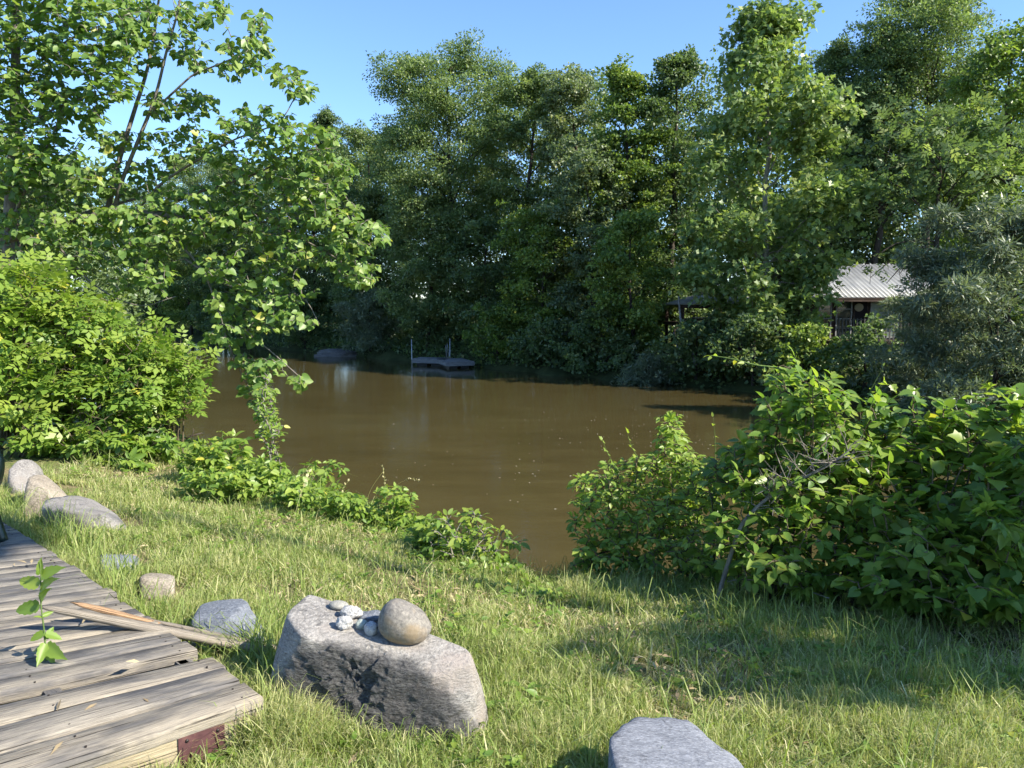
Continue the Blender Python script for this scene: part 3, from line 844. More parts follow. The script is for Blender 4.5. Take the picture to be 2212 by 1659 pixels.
# ---- branching grown towards target points (near trees, shrubs and vines)
def grow(targets, skeleton, r_tip, twig_pull=.0, up=.12, step=.10, order=None, jitter=.03, r=rng, bias=None):
    """each target is joined to the nearest skeleton point by an arched twig; returns list of twigs (n,3)"""
    S = [np.asarray(q, float) for q in skeleton]
    S = np.concatenate(S)
    tw = []
    D0 = np.array([np.min(np.linalg.norm(S - t_, axis=1)) for t_ in targets])
    for i in np.argsort(D0):
        t_ = targets[i]
        dv = S - t_
        dist = np.linalg.norm(dv, axis=1)
        dist = dist + np.where(dv[:, 2] > 0, dv[:, 2] * .8, 0)
        if bias is not None: dist = dist + bias(S, t_)
        a = S[np.argmin(dist)]
        Ln = np.linalg.norm(t_ - a)
        mid = (a + t_) / 2 + np.array([0, 0, up * Ln]) + r.normal(0, jitter * Ln + .005, 3)
        P = resample([a, mid, t_], step)
        tw.append(P)
        S = np.vstack([S, P[len(P) // 3:]])
    return tw

def leafy(geo, tg, twigs, tpl, size, gap, frac=.75, r=rng, droop=.35, tint=.5, tsd=.16, rad=(.006, .002), spread=1.0, petiole=.25, upn=.8, whorl=1, tip=True, twig_sides=4, face=(.38, -.26, 0)):
    """leaves set alternately along the outer part of each twig, hanging a little, faces up to the light"""
    Ps = []; Ds = []; Ns = []; Ss = []; Ts = []
    for P in twigs:
        n = len(P); L_ = np.concatenate([[0], np.cumsum(np.linalg.norm(np.diff(P, axis=0), axis=1))])
        if tg is not None: tube(tg, P, np.linspace(rad[0] * (1 + .6 * L_[-1]), rad[1], n), twig_sides, cap=False)
        tw_t = tint + r.normal(0, .12)
        s = L_[-1] * (1 - frac) + r.uniform(0, gap); k = 0
        d_all = unit(np.gradient(P, axis=0))
        while s < L_[-1] + .001:
            q = np.array([np.interp(s, L_, P[:, j]) for j in range(3)]); dv = np.array([np.interp(s, L_, d_all[:, j]) for j in range(3)])
            sd = np.cross(dv, [0, 0, 1.]); sd = sd / (np.linalg.norm(sd) + 1e-6)
            for w_ in range(whorl):
                sgn = 1 if (k + w_) % 2 == 0 else -1
                ld = unit(sd * sgn * spread + dv * r.uniform(.2, .8) + np.array([0, 0, -droop * r.uniform(.2, 1.4)]) + r.normal(0, .25, 3))
                nn = unit(np.array([0, 0, upn]) + ld * .15 + r.normal(0, .38, 3) + np.array(face))
                sz = size * r.uniform(.65, 1.2) * (1.0 if s < L_[-1] * .9 else .75)
                Ps.append(q + ld * sz * petiole); Ds.append(ld); Ns.append(nn); Ss.append(sz); Ts.append(tw_t + r.normal(0, tsd))
            k += 1; s += gap * r.uniform(.7, 1.3)
        if tip:
            ld = unit(d_all[-1] + np.array([0, 0, -droop * .5])); Ps.append(P[-1]); Ds.append(ld); Ns.append(unit(np.array([0, 0, 1.]) + r.normal(0, .3, 3))); Ss.append(size * .8); Ts.append(tw_t + .15)
    Ts = np.where(r.uniform(size=len(Ts)) < .012, 1.0, np.minimum(np.array(Ts), .87))
    scatter(geo, tpl, np.array(Ps), np.array(Ds), np.array(Ns), np.array(Ss), Ts)
    return len(Ps)

def fill(spec, r, Yj):
    """points inside picture-sized ellipses given as (dx, dy, rx, ry, Y, count) at their true distance, spread +-Yj metres in depth"""
    out_ = []
    for dx, dy, rx, ry, Y, n in spec:
        for _ in range(n):
            a = r.uniform(0, 6.283); q = math.sqrt(r.uniform(0, 1))
            out_.append(at_y(dx + rx * q * math.cos(a), dy + ry * q * math.sin(a), Y + r.uniform(-Yj, Yj) * (1.15 - q * .6)))
    return np.array(out_)
# ================================================================== FAR BANK
def bank_y(dx, s=25.3):
    u = (dx - 1106.0) / FPX
    return s / (.7413 * u + .6712)

def ft(dx, back, top, half, **kw):
    """tree whose trunk stands `back` metres behind the far waterline; top and half-width in view units"""
    Y = bank_y(dx) + back
    u = (dx - 1106.0) / FPX
    x = u * Y
    z = gz(x, Y)
    top_z = at_y(dx, top, Y)[2]
    return dict(base=(x, Y, z), top_z=top_z, radius=half / FPX * Y, **kw)

FEATHER = dict(mat='leaf_far_feather', leaf='rhomb', leaf_size=.155)
MAPLE = dict(mat='leaf_far_maple', leaf='broad', leaf_size=.125)
PALE = dict(mat='leaf_far_pale', leaf='broad', leaf_size=.125)
DARK = dict(mat='leaf_far_dark', leaf='broad', leaf_size=.125)
TALLP = [(0, .75), (.25, 1.0), (.5, 1.1), (.75, 1.0), (.9, .7), (1, .25)]
ROUND = [(0, .7), (.25, 1.0), (.5, 1.15), (.75, 1.1), (.9, .85), (1, .4)]
trees = [
 ('deciduous_tree', ft(716, 12, 228, 50, seed=1, crown_from=.08, **DARK), 'small dark treetop showing just above the linden sprays against the sky'),
 ('deciduous_tree', ft(800, 6, 258, 92, seed=2, crown_from=.04, profile=ROUND, **FEATHER), 'rounded mid-green tree between the linden and the tall feathery tree'),
 ('locust_tree', ft(985, 5, 98, 150, seed=3, crown_from=.12, profile=[(0, .7), (.3, .9), (.55, 1.1), (.8, 1.05), (.93, .75), (1, .4)], clump=(.7, 1.15), leaders=4, **FEATHER), 'tall feathery light-green tree with visible forked trunk above the dock'),
 ('locust_tree', ft(1128, 6, 142, 82, seed=4, crown_from=.1, profile=TALLP, **FEATHER), 'slim feathery tree with a pointed tip right of the tallest forked one'),
 ('poplar_tree', ft(1232, 6, 142, 88, seed=5, crown_from=.08, profile=TALLP, leaders=4, **PALE), 'pale grey-green tree with two spiky tips in the middle of the skyline'),
 ('maple_tree', ft(1335, 5, 130, 104, seed=6, crown_from=.08, profile=[(0, .8), (.3, 1), (.6, .9), (.8, .6), (1, .12)], flat=.45, **MAPLE), 'yellow-green layered maple with pointed top left of the tall sycamore'),
 ('deciduous_tree', ft(1455, 7, 100, 98, seed=7, crown_from=.08, profile=TALLP, **DARK), 'dark green tree standing behind the left edge of the sycamore'),
 ('sycamore_tree', ft(1630, 2.6, -12, 196, seed=8, crown_from=.08, mat='leaf_sycamore', leaf='star', leaf_size=.205, bark='bark_pale', trunk_r=.15, clump=(.5, .95), leaders=5, lai=5.0,
     profile=[(0, .45), (.12, .8), (.3, 1.05), (.5, 1.0), (.65, .8), (.78, .5), (.9, .42), (1, .25)], flat=.75, extra=[(1780, 590, 29.6, .5), (1790, 630, 29.5, .5), (1755, 610, 29.3, .55), (1800, 560, 29.8, .5), (1770, 660, 29.2, .45)]), 'big sunlit sycamore with star-shaped leaves in front of the metal-roofed cottage'),
 ('deciduous_tree', ft(1778, 18, 78, 62, seed=9, crown_from=.08, profile=TALLP, **FEATHER), 'narrow upright tree between sycamore and the tall willow-leaved tree'),
 ('deciduous_tree', ft(1880, 18, 60, 95, seed=10, crown_from=.42, profile=TALLP, **DARK), 'dark tree with a bare straight trunk behind the cottage roof'),
 ('locust_tree', ft(1990, 18, -40, 170, seed=11, crown_from=.4, profile=[(0, .6), (.3, .9), (.6, 1.0), (.85, .75), (1, .3)], clump=(.7, 1.1), bark='bark_dark', **FEATHER), 'very tall feathery tree rising above the cottage to the top of the frame'),
 ('deciduous_tree', ft(2190, 6, 40, 120, seed=12, crown_from=.1, profile=ROUND, density=.8, **MAPLE), 'tall bright-leaved tree at the right picture edge above the willow shrub'),
 ('walnut_tree', ft(2005, 4.0, 245, 150, seed=13, crown_from=.60, mat='leaf_far_feather', leaf='pinnate', leaf_size=.42, lai=4, profile=ROUND, bark='bark_dark', trunk_r=.13, density=.8, flat=.4, extra=[(1880, 600, 27.5, .38), (1915, 612, 27.5, .36), (1945, 590, 27.5, .42), (1965, 622, 27.6, .36), (1925, 572, 27.4, .42), (1990, 600, 27.6, .45), (1860, 578, 27.5, .34)]), 'spreading tree with layered drooping leaves overhanging the cottage roof'),
 # understorey in front
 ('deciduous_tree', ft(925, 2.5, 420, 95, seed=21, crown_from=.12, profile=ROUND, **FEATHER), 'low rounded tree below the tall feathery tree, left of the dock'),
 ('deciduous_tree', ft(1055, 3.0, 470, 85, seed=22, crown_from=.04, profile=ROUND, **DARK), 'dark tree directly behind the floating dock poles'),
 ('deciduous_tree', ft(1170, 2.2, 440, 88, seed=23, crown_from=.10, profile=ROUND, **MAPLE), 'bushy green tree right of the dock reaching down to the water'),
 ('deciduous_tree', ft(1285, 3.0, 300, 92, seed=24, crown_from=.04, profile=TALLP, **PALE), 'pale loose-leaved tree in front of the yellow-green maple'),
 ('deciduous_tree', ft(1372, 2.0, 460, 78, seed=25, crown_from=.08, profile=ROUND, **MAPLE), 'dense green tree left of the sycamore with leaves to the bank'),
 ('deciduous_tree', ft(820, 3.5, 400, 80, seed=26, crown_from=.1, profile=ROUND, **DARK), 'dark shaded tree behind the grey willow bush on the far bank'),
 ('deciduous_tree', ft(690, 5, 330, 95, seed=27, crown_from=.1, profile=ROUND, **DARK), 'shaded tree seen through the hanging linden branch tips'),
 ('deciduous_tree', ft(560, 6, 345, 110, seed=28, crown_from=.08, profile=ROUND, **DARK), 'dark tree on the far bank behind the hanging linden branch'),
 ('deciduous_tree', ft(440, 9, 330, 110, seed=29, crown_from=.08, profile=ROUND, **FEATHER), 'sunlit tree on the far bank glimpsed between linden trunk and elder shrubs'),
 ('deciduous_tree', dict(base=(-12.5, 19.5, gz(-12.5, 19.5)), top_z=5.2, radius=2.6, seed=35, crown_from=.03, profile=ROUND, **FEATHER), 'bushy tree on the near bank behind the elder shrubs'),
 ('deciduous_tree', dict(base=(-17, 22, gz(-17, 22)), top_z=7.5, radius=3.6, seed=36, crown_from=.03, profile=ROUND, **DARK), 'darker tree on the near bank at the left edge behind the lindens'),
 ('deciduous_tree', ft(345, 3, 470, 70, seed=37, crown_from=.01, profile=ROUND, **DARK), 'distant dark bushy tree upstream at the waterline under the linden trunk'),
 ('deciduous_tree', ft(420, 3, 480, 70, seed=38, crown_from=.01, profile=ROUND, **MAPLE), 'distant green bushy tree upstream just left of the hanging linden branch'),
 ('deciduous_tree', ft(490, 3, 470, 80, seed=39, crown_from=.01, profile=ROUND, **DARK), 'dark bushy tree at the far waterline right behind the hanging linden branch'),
 ('deciduous_tree', ft(290, 18, 400, 95, seed=30, crown_from=.08, profile=ROUND, **FEATHER), 'distant sunlit tree upstream glimpsed under the leaning linden trunk'),
]
for nm, kw, lab in trees:
    far_tree(nm, label=lab, **kw)

# ---- shrubs hanging over the far waterline
def fs(name, dx, back, top, half, lab, mat, leaf, ls, seed, **kw):
    d = ft(dx, back, top, half)
    far_tree(name, d['base'], d['top_z'], d['radius'], mat, leaf, ls, lab, seed=seed, crown_from=.02, cat='shrub', group='shrubs along the far waterline',
             profile=kw.pop('profile', [(0, .95), (.3, 1.1), (.6, 1.0), (.85, .7), (1, .4)]), clump=(.4, .7), trunk_r=.05, lumpy=1.5, leaders=1, **kw)
fs('willow_shrub', 800, .3, 632, 68, 'grey-green willow bush over the water left of the dock', 'leaf_willow', 'lance', .24, 41, lai=5.5)
fs('leafy_shrub', 1075, .8, 668, 62, 'rounded green bush touching the right end of the floating dock', 'leaf_far_maple', 'broad', .13, 42)
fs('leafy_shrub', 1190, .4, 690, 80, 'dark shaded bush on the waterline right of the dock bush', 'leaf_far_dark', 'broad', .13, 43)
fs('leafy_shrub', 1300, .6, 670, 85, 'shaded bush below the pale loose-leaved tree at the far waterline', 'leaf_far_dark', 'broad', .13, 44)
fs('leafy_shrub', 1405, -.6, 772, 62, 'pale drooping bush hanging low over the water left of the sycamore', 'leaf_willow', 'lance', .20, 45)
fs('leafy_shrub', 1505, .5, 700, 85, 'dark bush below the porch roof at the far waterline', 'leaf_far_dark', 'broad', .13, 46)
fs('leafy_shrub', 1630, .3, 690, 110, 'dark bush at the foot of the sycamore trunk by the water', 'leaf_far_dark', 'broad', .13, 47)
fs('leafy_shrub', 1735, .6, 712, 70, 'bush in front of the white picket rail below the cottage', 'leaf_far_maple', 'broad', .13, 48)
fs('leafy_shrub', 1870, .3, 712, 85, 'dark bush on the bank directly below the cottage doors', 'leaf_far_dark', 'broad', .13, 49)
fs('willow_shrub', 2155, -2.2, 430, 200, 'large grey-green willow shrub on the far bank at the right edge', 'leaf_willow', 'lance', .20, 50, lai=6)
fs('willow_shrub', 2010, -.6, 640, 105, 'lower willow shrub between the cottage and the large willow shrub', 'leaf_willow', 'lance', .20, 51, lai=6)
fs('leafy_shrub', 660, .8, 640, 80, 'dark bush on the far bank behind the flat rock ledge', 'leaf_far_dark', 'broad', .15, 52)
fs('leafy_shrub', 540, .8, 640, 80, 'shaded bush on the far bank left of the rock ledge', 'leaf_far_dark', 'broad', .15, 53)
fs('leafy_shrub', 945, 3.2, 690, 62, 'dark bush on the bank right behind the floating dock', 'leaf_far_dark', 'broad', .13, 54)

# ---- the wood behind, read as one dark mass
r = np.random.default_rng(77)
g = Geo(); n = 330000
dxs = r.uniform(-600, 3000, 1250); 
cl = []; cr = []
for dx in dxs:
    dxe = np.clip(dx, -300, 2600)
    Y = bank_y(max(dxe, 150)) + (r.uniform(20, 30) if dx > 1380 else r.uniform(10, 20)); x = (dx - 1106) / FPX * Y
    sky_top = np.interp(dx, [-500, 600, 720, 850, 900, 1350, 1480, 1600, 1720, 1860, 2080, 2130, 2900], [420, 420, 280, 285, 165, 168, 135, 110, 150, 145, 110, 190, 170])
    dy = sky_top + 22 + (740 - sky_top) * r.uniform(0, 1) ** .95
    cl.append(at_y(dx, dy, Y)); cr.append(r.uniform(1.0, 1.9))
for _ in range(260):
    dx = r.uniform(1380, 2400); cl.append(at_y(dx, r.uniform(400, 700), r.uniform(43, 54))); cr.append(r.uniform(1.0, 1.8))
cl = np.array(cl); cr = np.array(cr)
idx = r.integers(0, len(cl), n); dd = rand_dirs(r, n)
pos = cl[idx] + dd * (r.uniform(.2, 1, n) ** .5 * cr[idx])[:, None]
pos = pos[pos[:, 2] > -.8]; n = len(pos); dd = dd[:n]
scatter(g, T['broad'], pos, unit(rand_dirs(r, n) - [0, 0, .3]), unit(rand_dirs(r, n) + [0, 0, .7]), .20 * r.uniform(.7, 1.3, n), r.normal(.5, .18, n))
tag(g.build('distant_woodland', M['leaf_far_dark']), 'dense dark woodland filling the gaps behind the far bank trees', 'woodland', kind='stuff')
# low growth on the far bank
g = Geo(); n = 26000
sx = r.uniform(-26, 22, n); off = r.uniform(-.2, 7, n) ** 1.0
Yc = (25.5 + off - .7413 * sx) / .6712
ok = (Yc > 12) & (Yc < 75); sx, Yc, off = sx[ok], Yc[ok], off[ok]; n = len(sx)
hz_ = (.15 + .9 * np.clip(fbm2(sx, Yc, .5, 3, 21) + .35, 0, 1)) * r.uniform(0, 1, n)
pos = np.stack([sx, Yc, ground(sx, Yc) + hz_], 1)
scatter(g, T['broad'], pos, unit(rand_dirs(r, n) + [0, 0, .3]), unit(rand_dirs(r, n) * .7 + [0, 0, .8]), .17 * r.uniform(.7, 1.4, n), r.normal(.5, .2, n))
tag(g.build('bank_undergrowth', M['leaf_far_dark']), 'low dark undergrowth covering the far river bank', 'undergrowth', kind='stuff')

# ---- leaning bare trunks by the porch and on the bank
for nm, pts, rad, lab in (
    ('leaning_trunk', [(1503, 790, 30.1), (1490, 745, 30.4), (1472, 700, 30.9), (1466, 640, 31.2)], .07, 'pale bare trunk leaning over the water below the porch'),
    ('leaning_trunk', [(1478, 800, 30.0), (1466, 760, 30.2), (1455, 718, 30.6)], .035, 'thin bare stem leaning left of the pale trunk below the porch')):
    P3 = resample([at_y(*p) for p in pts], .3)
    g = Geo(); tube(g, P3, np.linspace(rad, rad * .5, len(P3)), 7)
    tag(g.build(nm, M['driftwood'], smooth=True, origin=P3[0]), lab, 'tree trunk', 'bare trunks below the porch')

# ---- flat ledge rock at the far waterline, left of the willow bush
S_ledge = stone_mat('river_ledge', (.05, .046, .044), (.12, .11, .105), (.22, .205, .19), scale=2.2, band=(1, 1, 7), bstr=.8, dark=.5)
def fr(dx, dy, Y): return at_y(dx, dy, Y)
lc = at_y(724, 766, 49.0); lc[2] = WATER - .1
g = Geo(); na_ = 64; th_ = np.linspace(0, 2 * np.pi, na_, endpoint=False)
prof = [(1.0, 0), (1.02, .16), (1.0, .20), (.93, .21), (.96, .29), (.93, .32), (.80, .33), (.83, .40), (.78, .43), (.55, .45), (.5, .50), (.3, .52)]
rings = []
for j, (rr_, zz_) in enumerate(prof):
    nz_ = fbm(np.stack([2.2 * np.cos(th_) + j // 3 * 1.7, 2.2 * np.sin(th_), np.full(na_, j // 3 * 2.3)], 1), 3, 5)
    q_ = rr_ * (1 + .28 * nz_)
    rings.append(np.stack([1.45 * q_ * np.cos(th_) + .25 * rr_, .95 * q_ * np.sin(th_), zz_ * (1 + .12 * np.cos(th_ - 2.6)) + .02 * nz_], 1))
Vr = np.concatenate(rings + [np.array([[.2, 0, .53]])])
i_ = np.arange(len(prof) - 1)[:, None] * na_; k_ = np.arange(na_)[None, :]; k2_ = (k_ + 1) % na_
top_ = (len(prof) - 1) * na_
g.add(Vr + lc, [np.stack([i_ + k_, i_ + k2_, i_ + na_ + k2_, i_ + na_ + k_], -1).reshape(-1, 4), np.stack([top_ + k_[0], top_ + k2_[0], np.full(na_, len(Vr) - 1)], -1)])
tag(g.build('rock_ledge', S_ledge, origin=lc), 'flat layered grey rock at the waterline left of the willow bush', 'rock')
rock('river_rock', [fr(1196, 798, 37), fr(1205, 791, 37.3), fr(1222, 792, 37.4), fr(1234, 799, 37), fr(1196, 803, 37), fr(1236, 803, 37), fr(1215, 796, 38.5), fr(1215, 804, 36.4)],
     S_ledge, 'small pale rock in the water below the dark bank bushes', 'rock', amp=.02, freq=6, seed=33, p=12)

# ---- floating dock with two poles
dk = thing('floating_dock', at_z(940, 783, WATER), 'small grey floating dock with two thin upright poles at the far bank', 'dock')
M['dockwood'] = wood_mat('grey_dock_wood', ((.11, .11, .115), (.19, .19, .195), (.26, .26, .265)), .4, (.31, .31, .315))
m, nt, out = nodes_of('black_float'); principled(nt, out, (.015, .015, .018), .5, .4); M['float'] = m
m, nt, out = nodes_of('pipe_metal'); principled(nt, out, (.42, .43, .45), .45, .5, metallic=.4); M['pipe'] = m
DZ = WATER + .36
def raft(c0_, ax, ay, nm):
    c0_ = np.array([*c0_, 0.]); ax = np.array([*ax, 0.]); ay = np.array([*ay, 0.])
    g = Geo(); nb = int(np.linalg.norm(ax) / .15); 
    for i in range(nb):
        box(g, c0_ + ax * (i / nb) + np.array([0, 0, DZ - .04]), ax * (.94 / nb), ay, (0, 0, .04), r.uniform(.3, .8), i * 1.7)
    o = g.build(nm, M['dockwood'], dk)
    g = Geo(); uy = ay / np.linalg.norm(ay); ux = ax / np.linalg.norm(ax)
    box(g, c0_ + np.array([0, 0, DZ - .22]) - uy * .03, ax, uy * .04, (0, 0, .175), .55)
    box(g, c0_ + np.array([0, 0, DZ - .22]) + ay - uy * .01, ax, uy * .04, (0, 0, .175), .55)
    box(g, c0_ + np.array([0, 0, DZ - .22]) - ux * .03 + uy * .02, ay * .96, ux * .04, (0, 0, .175), .55)
    box(g, c0_ + np.array([0, 0, DZ - .22]) + ax - ux * .01 + uy * .02, ay * .96, ux * .04, (0, 0, .175), .55)
    g.build('rim_board', M['dockwood'], o)
    g = Geo()
    for f in (.12, .55):
        box(g, c0_ + ax * f + ay * .1 + np.array([0, 0, WATER - .15]), ax * .3, ay * .8, (0, 0, .27))
    g.build('float', M['float'], o)
pA = at_z(890, 775, DZ); pB = at_z(963, 777, DZ); pC = at_z(966, 782, DZ); pD = at_z(1022, 777, DZ)
raft(pA[:2], (pB - pA)[:2] * .99, np.array([.25, 1.5]), 'left_platform')
raft(pC[:2], np.array([1.35, .55]), np.array([-.85, 2.6]), 'right_platform')
for dx, dyt, dyb, rd in ((889, 733, 790, .022), (972, 731, 792, .026)):
    p0 = at_z(dx + (1 if dx < 900 else 0), 786, WATER); p1 = at_y(dx, dyt, p0[1])
    g = Geo(); tube(g, [p0 - np.array([0, 0, .6]), p0, p1], rd, 8); g.build('pole', M['pipe'], dk, smooth=True)
p0 = at_z(965, 775, DZ); g = Geo()
tube(g, [p0, at_y(963, 745, p0[1])], .03, 6); tube(g, [p0 + np.array([.12, 0, 0]), at_y(966, 742, p0[1] + .2)], .025, 6); g.build('rail_post', M['dockwood'], dk)

# ================================================================== COTTAGE
m, nt, out = nodes_of('metal_roof'); tc = N(nt, 'ShaderNodeTexCoord')
n1 = noise(nt, mapping(nt, tc.outputs['Object'], (1, .3, .3)), 2.5, 5, .6)
principled(nt, out, ramp(nt, n1, [(.3, (.22, .225, .23)), (.7, (.38, .38, .375))]), .45, .5, metallic=.15); M['roofmetal'] = m  # roof greys lowered: the tree shade on the roof is put into the colour
m, nt, out = nodes_of('dark_brown_boards'); tc = N(nt, 'ShaderNodeTexCoord')
wv = N(nt, 'ShaderNodeTexWave'); wv.bands_direction = 'Z'; wv.inputs['Scale'].default_value = 2.4; L(nt, tc.outputs['Object'], wv.inputs['Vector'])
principled(nt, out, ramp(nt, noise(nt, tc.outputs['Object'], 5, 4), [(.3, (.030, .020, .016)), (.7, (.065, .043, .032))]), .8, .2, bump(nt, wv.outputs['Fac'], .5, .02)); M['brown'] = m
m, nt, out = nodes_of('window_glass'); principled(nt, out, (.02, .025, .025), .06, .6); M['glass'] = m
m, nt, out = nodes_of('drawn_blind'); tc = N(nt, 'ShaderNodeTexCoord')
principled(nt, out, ramp(nt, noise(nt, mapping(nt, tc.outputs['Object'], (8, 8, .5)), 3), [(.3, (.13, .16, .14)), (.7, (.21, .245, .215))]), .3, .5); M['blind'] = m
m, nt, out = nodes_of('grey_white_paint'); principled(nt, out, (.24, .24, .23), .7, .3); M['trim'] = m
m, nt, out = nodes_of('grey_rail_wood'); principled(nt, out, (.085, .08, .075), .8, .2); M['railgrey'] = m
m, nt, out = nodes_of('paper_lamp'); principled(nt, out, (.28, .24, .16), .8, .2); M['paper'] = m
m, nt, out = nodes_of('dark_interior'); principled(nt, out, (.02, .016, .016), .9, .1); M['dark'] = m

YH = 33.5
A = at_y(1752, 641, YH)                       # eave, left end
hx0, hx1 = A[0], at_y(2065, 640, YH)[0]
ez = A[2]; fz = gz((hx0 + hx1) / 2, YH) + .45
house = thing('cottage', ((hx0 + hx1) / 2, YH + 3, fz), 'dark brown cottage with pale ribbed metal roof behind the sycamore', 'house')
rz = at_y(1840, 571, YH + 3.2)[2]
def ribbed_roof(p0, p1, p2, p3, nm, par, rib=.3, hgt=.035):
    """p0-p1 eave, p3-p2 ridge"""
    p0, p1, p2, p3 = (np.asarray(q, float) for q in (p0, p1, p2, p3))
    n = int(np.linalg.norm(p1 - p0) / rib); g = Geo()
    nrm = np.cross(p1 - p0, p3 - p0); nrm /= np.linalg.norm(nrm)
    if nrm[2] < 0: nrm = -nrm
    V = []; 
    for i in range(n):
        for f, h in ((0, 0), (.62, 0), (.72, hgt), (.88, hgt), (.98, 0)):
            t_ = (i + f) / n
            V.append(p0 + (p1 - p0) * t_ + nrm * h); V.append(p3 + (p2 - p3) * t_ + nrm * h)
    V = np.array(V); k = len(V) // 2
    i = np.arange(k - 1) * 2
    F = np.stack([i, i + 2, i + 3, i + 1], -1)
    top = len(V)
    g.add(np.vstack([V, V - nrm * .06]), [F, np.stack([i + 1 + top, i + 3 + top, i + 2 + top, i + top], -1),
          np.stack([i, i + top, i + 2 + top, i + 2], -1), np.stack([i + 1, i + 3, i + 3 + top, i + 1 + top], -1)])
    return g.build(nm, M['roofmetal'], par)
ovh = .7
roof = ribbed_roof((hx0 - .3, YH - ovh, ez - .02), (hx1 + .3, YH - ovh, ez - .02), (hx1 + .3, YH + 3.1, rz), (hx0 - .3, YH + 3.1, rz), 'roof', house, .2, .016)
ribbed_roof((hx1 + .3, YH + 6.8, ez - .02), (hx0 - .3, YH + 6.8, ez - .02), (hx0 - .3, YH + 3.12, rz), (hx1 + .3, YH + 3.12, rz), 'roof', house)
g = Geo(); box(g, (hx0 - .32, YH - ovh - .035, ez - .22), (hx1 - hx0 + .64, 0, 0), (0, .03, 0), (0, 0, .16)); g.build('eave_board', M['brown'], house)
g = Geo()
box(g, (hx0, YH, fz), (hx1 - hx0, 0, 0), (0, .12, 0), (0, 0, ez - fz + .2))
box(g, (hx0, YH + 6.2, fz), (hx1 - hx0, 0, 0), (0, .12, 0), (0, 0, ez - fz + .2))
for xx in (hx0 + .002, hx1 - .122):
    box(g, (xx, YH + .121, fz), (.12, 0, 0), (0, 6.078, 0), (0, 0, ez - fz + .2))
    g.add([(xx + .06, YH + .1, ez + .2), (xx + .06, YH + 6.1, ez + .2), (xx + .06, YH + 3.1, rz - .08)], [[0, 1, 2]])
g.build('wall', M['brown'], house)
def hx(dx): return at_y(dx, 650, YH)[0]
dz0, dz1 = fz + .05, at_y(1850, 648, YH)[2]
def panel(dx0, dx1, nm, mat, bars=0):
    x0, x1 = hx(dx0), hx(dx1)
    g = Geo(); t_ = .055
    box(g, (x0, YH - .05, dz0), (t_, 0, 0), (0, .048, 0), (0, 0, dz1 - dz0)); box(g, (x1 - t_, YH - .05, dz0), (t_, 0, 0), (0, .048, 0), (0, 0, dz1 - dz0))
    box(g, (x0 + t_, YH - .05, dz1 - t_), (x1 - x0 - 2 * t_, 0, 0), (0, .048, 0), (0, 0, t_)); box(g, (x0 + t_, YH - .05, dz0), (x1 - x0 - 2 * t_, 0, 0), (0, .048, 0), (0, 0, t_))
    for b in range(bars):
        z = dz1 - (b + 1) * (dz1 - dz0) / (bars + 1); box(g, (x0 + t_, YH - .045, z), (x1 - x0 - 2 * t_, 0, 0), (0, .03, 0), (0, 0, .035))
    o = g.build(nm, M['trim'] if mat != 'dark' else M['brown'], house)
    g = Geo(); box(g, (x0 + t_ - .004, YH - .025, dz0 + t_ - .004), (x1 - x0 - 2 * t_ + .008, 0, 0), (0, .018, 0), (0, 0, dz1 - dz0 - 2 * t_ + .008)); g.build('pane', M[mat], o)
panel(1768, 1797, 'window', 'glass', 3); panel(1806, 1841, 'window', 'glass', 3)
panel(1844, 1876, 'door', 'dark'); panel(1880, 1911, 'door', 'blind'); panel(1912, 1943, 'door', 'blind')
panel(1975, 2010, 'window', 'glass', 2)
g = Geo(); D_, F_ = ico(3); g.add(D_ * np.array([.2, .03, .18]) + np.array([hx(1854), YH - .09, at_y(1854, 664, YH)[2]]), [F_]); g.build('hanging_disc', M['paper'], house, smooth=True)
# veranda floor and picket rail
g = Geo(); box(g, (hx0 + .2, YH - 2.3, fz - .16), (hx1 - hx0 - .4, 0, 0), (0, 2.29, 0), (0, 0, .14)); g.build('veranda_floor', M['brown'], house)
g = Geo(); rx0, rx1 = hx0 + .25, hx1 - .6; yv = YH - 2.28
for z in (fz + .08, fz + .86): box(g, (rx0, yv - .02, z), (rx1 - rx0, 0, 0), (0, .05, 0), (0, 0, .05))
for xx in np.arange(rx0, rx1, .15): box(g, (xx, yv - .05, fz), (.05, 0, 0), (0, .028, 0), (0, 0, .95))
g.build('veranda_rail', M['railgrey'], house)
for xx in np.linspace(rx0, rx1, 5):
    g = Geo(); box(g, (xx, yv + .04, gz(xx, yv) - .3), (.1, 0, 0), (0, .1, 0), (0, 0, fz - .16 - gz(xx, yv) + .3)); g.build('veranda_post', M['brown'], house)

# ---- open porch shelter left of the sycamore
YP = 33.0
P0 = at_y(1463, 656, YP); px1 = at_y(1600, 656, YP)[0]
pz = gz(P0[0] + 1, YP) + .25
porch = thing('porch_shelter', (P0[0] + 1.5, YP + 1.5, pz), 'open dark porch with pale metal hip roof left of the sycamore', 'porch')
apx = at_y(1562, 622, YP + 1.8); ap = np.array([apx[0], YP + 1.8, apx[2]]); ap2 = ap + np.array([1.2, 0, 0])
g0 = (P0[0], YP, P0[2]); g1 = (px1 + 1.5, YP, P0[2])
ribbed_roof(g0, g1, ap2, ap, 'roof', porch, .25, .025)
ribbed_roof((P0[0], YP + 3.6, P0[2]), g0, ap, ap + np.array([0, .001, 0]), 'roof', porch, .25, .025)
g = Geo(); box(g, (P0[0] + .05, YP + .03, P0[2] - .2), (px1 - P0[0] + 1.4, 0, 0), (0, .1, 0), (0, 0, .15)); g.build('beam', M['brown'], porch)
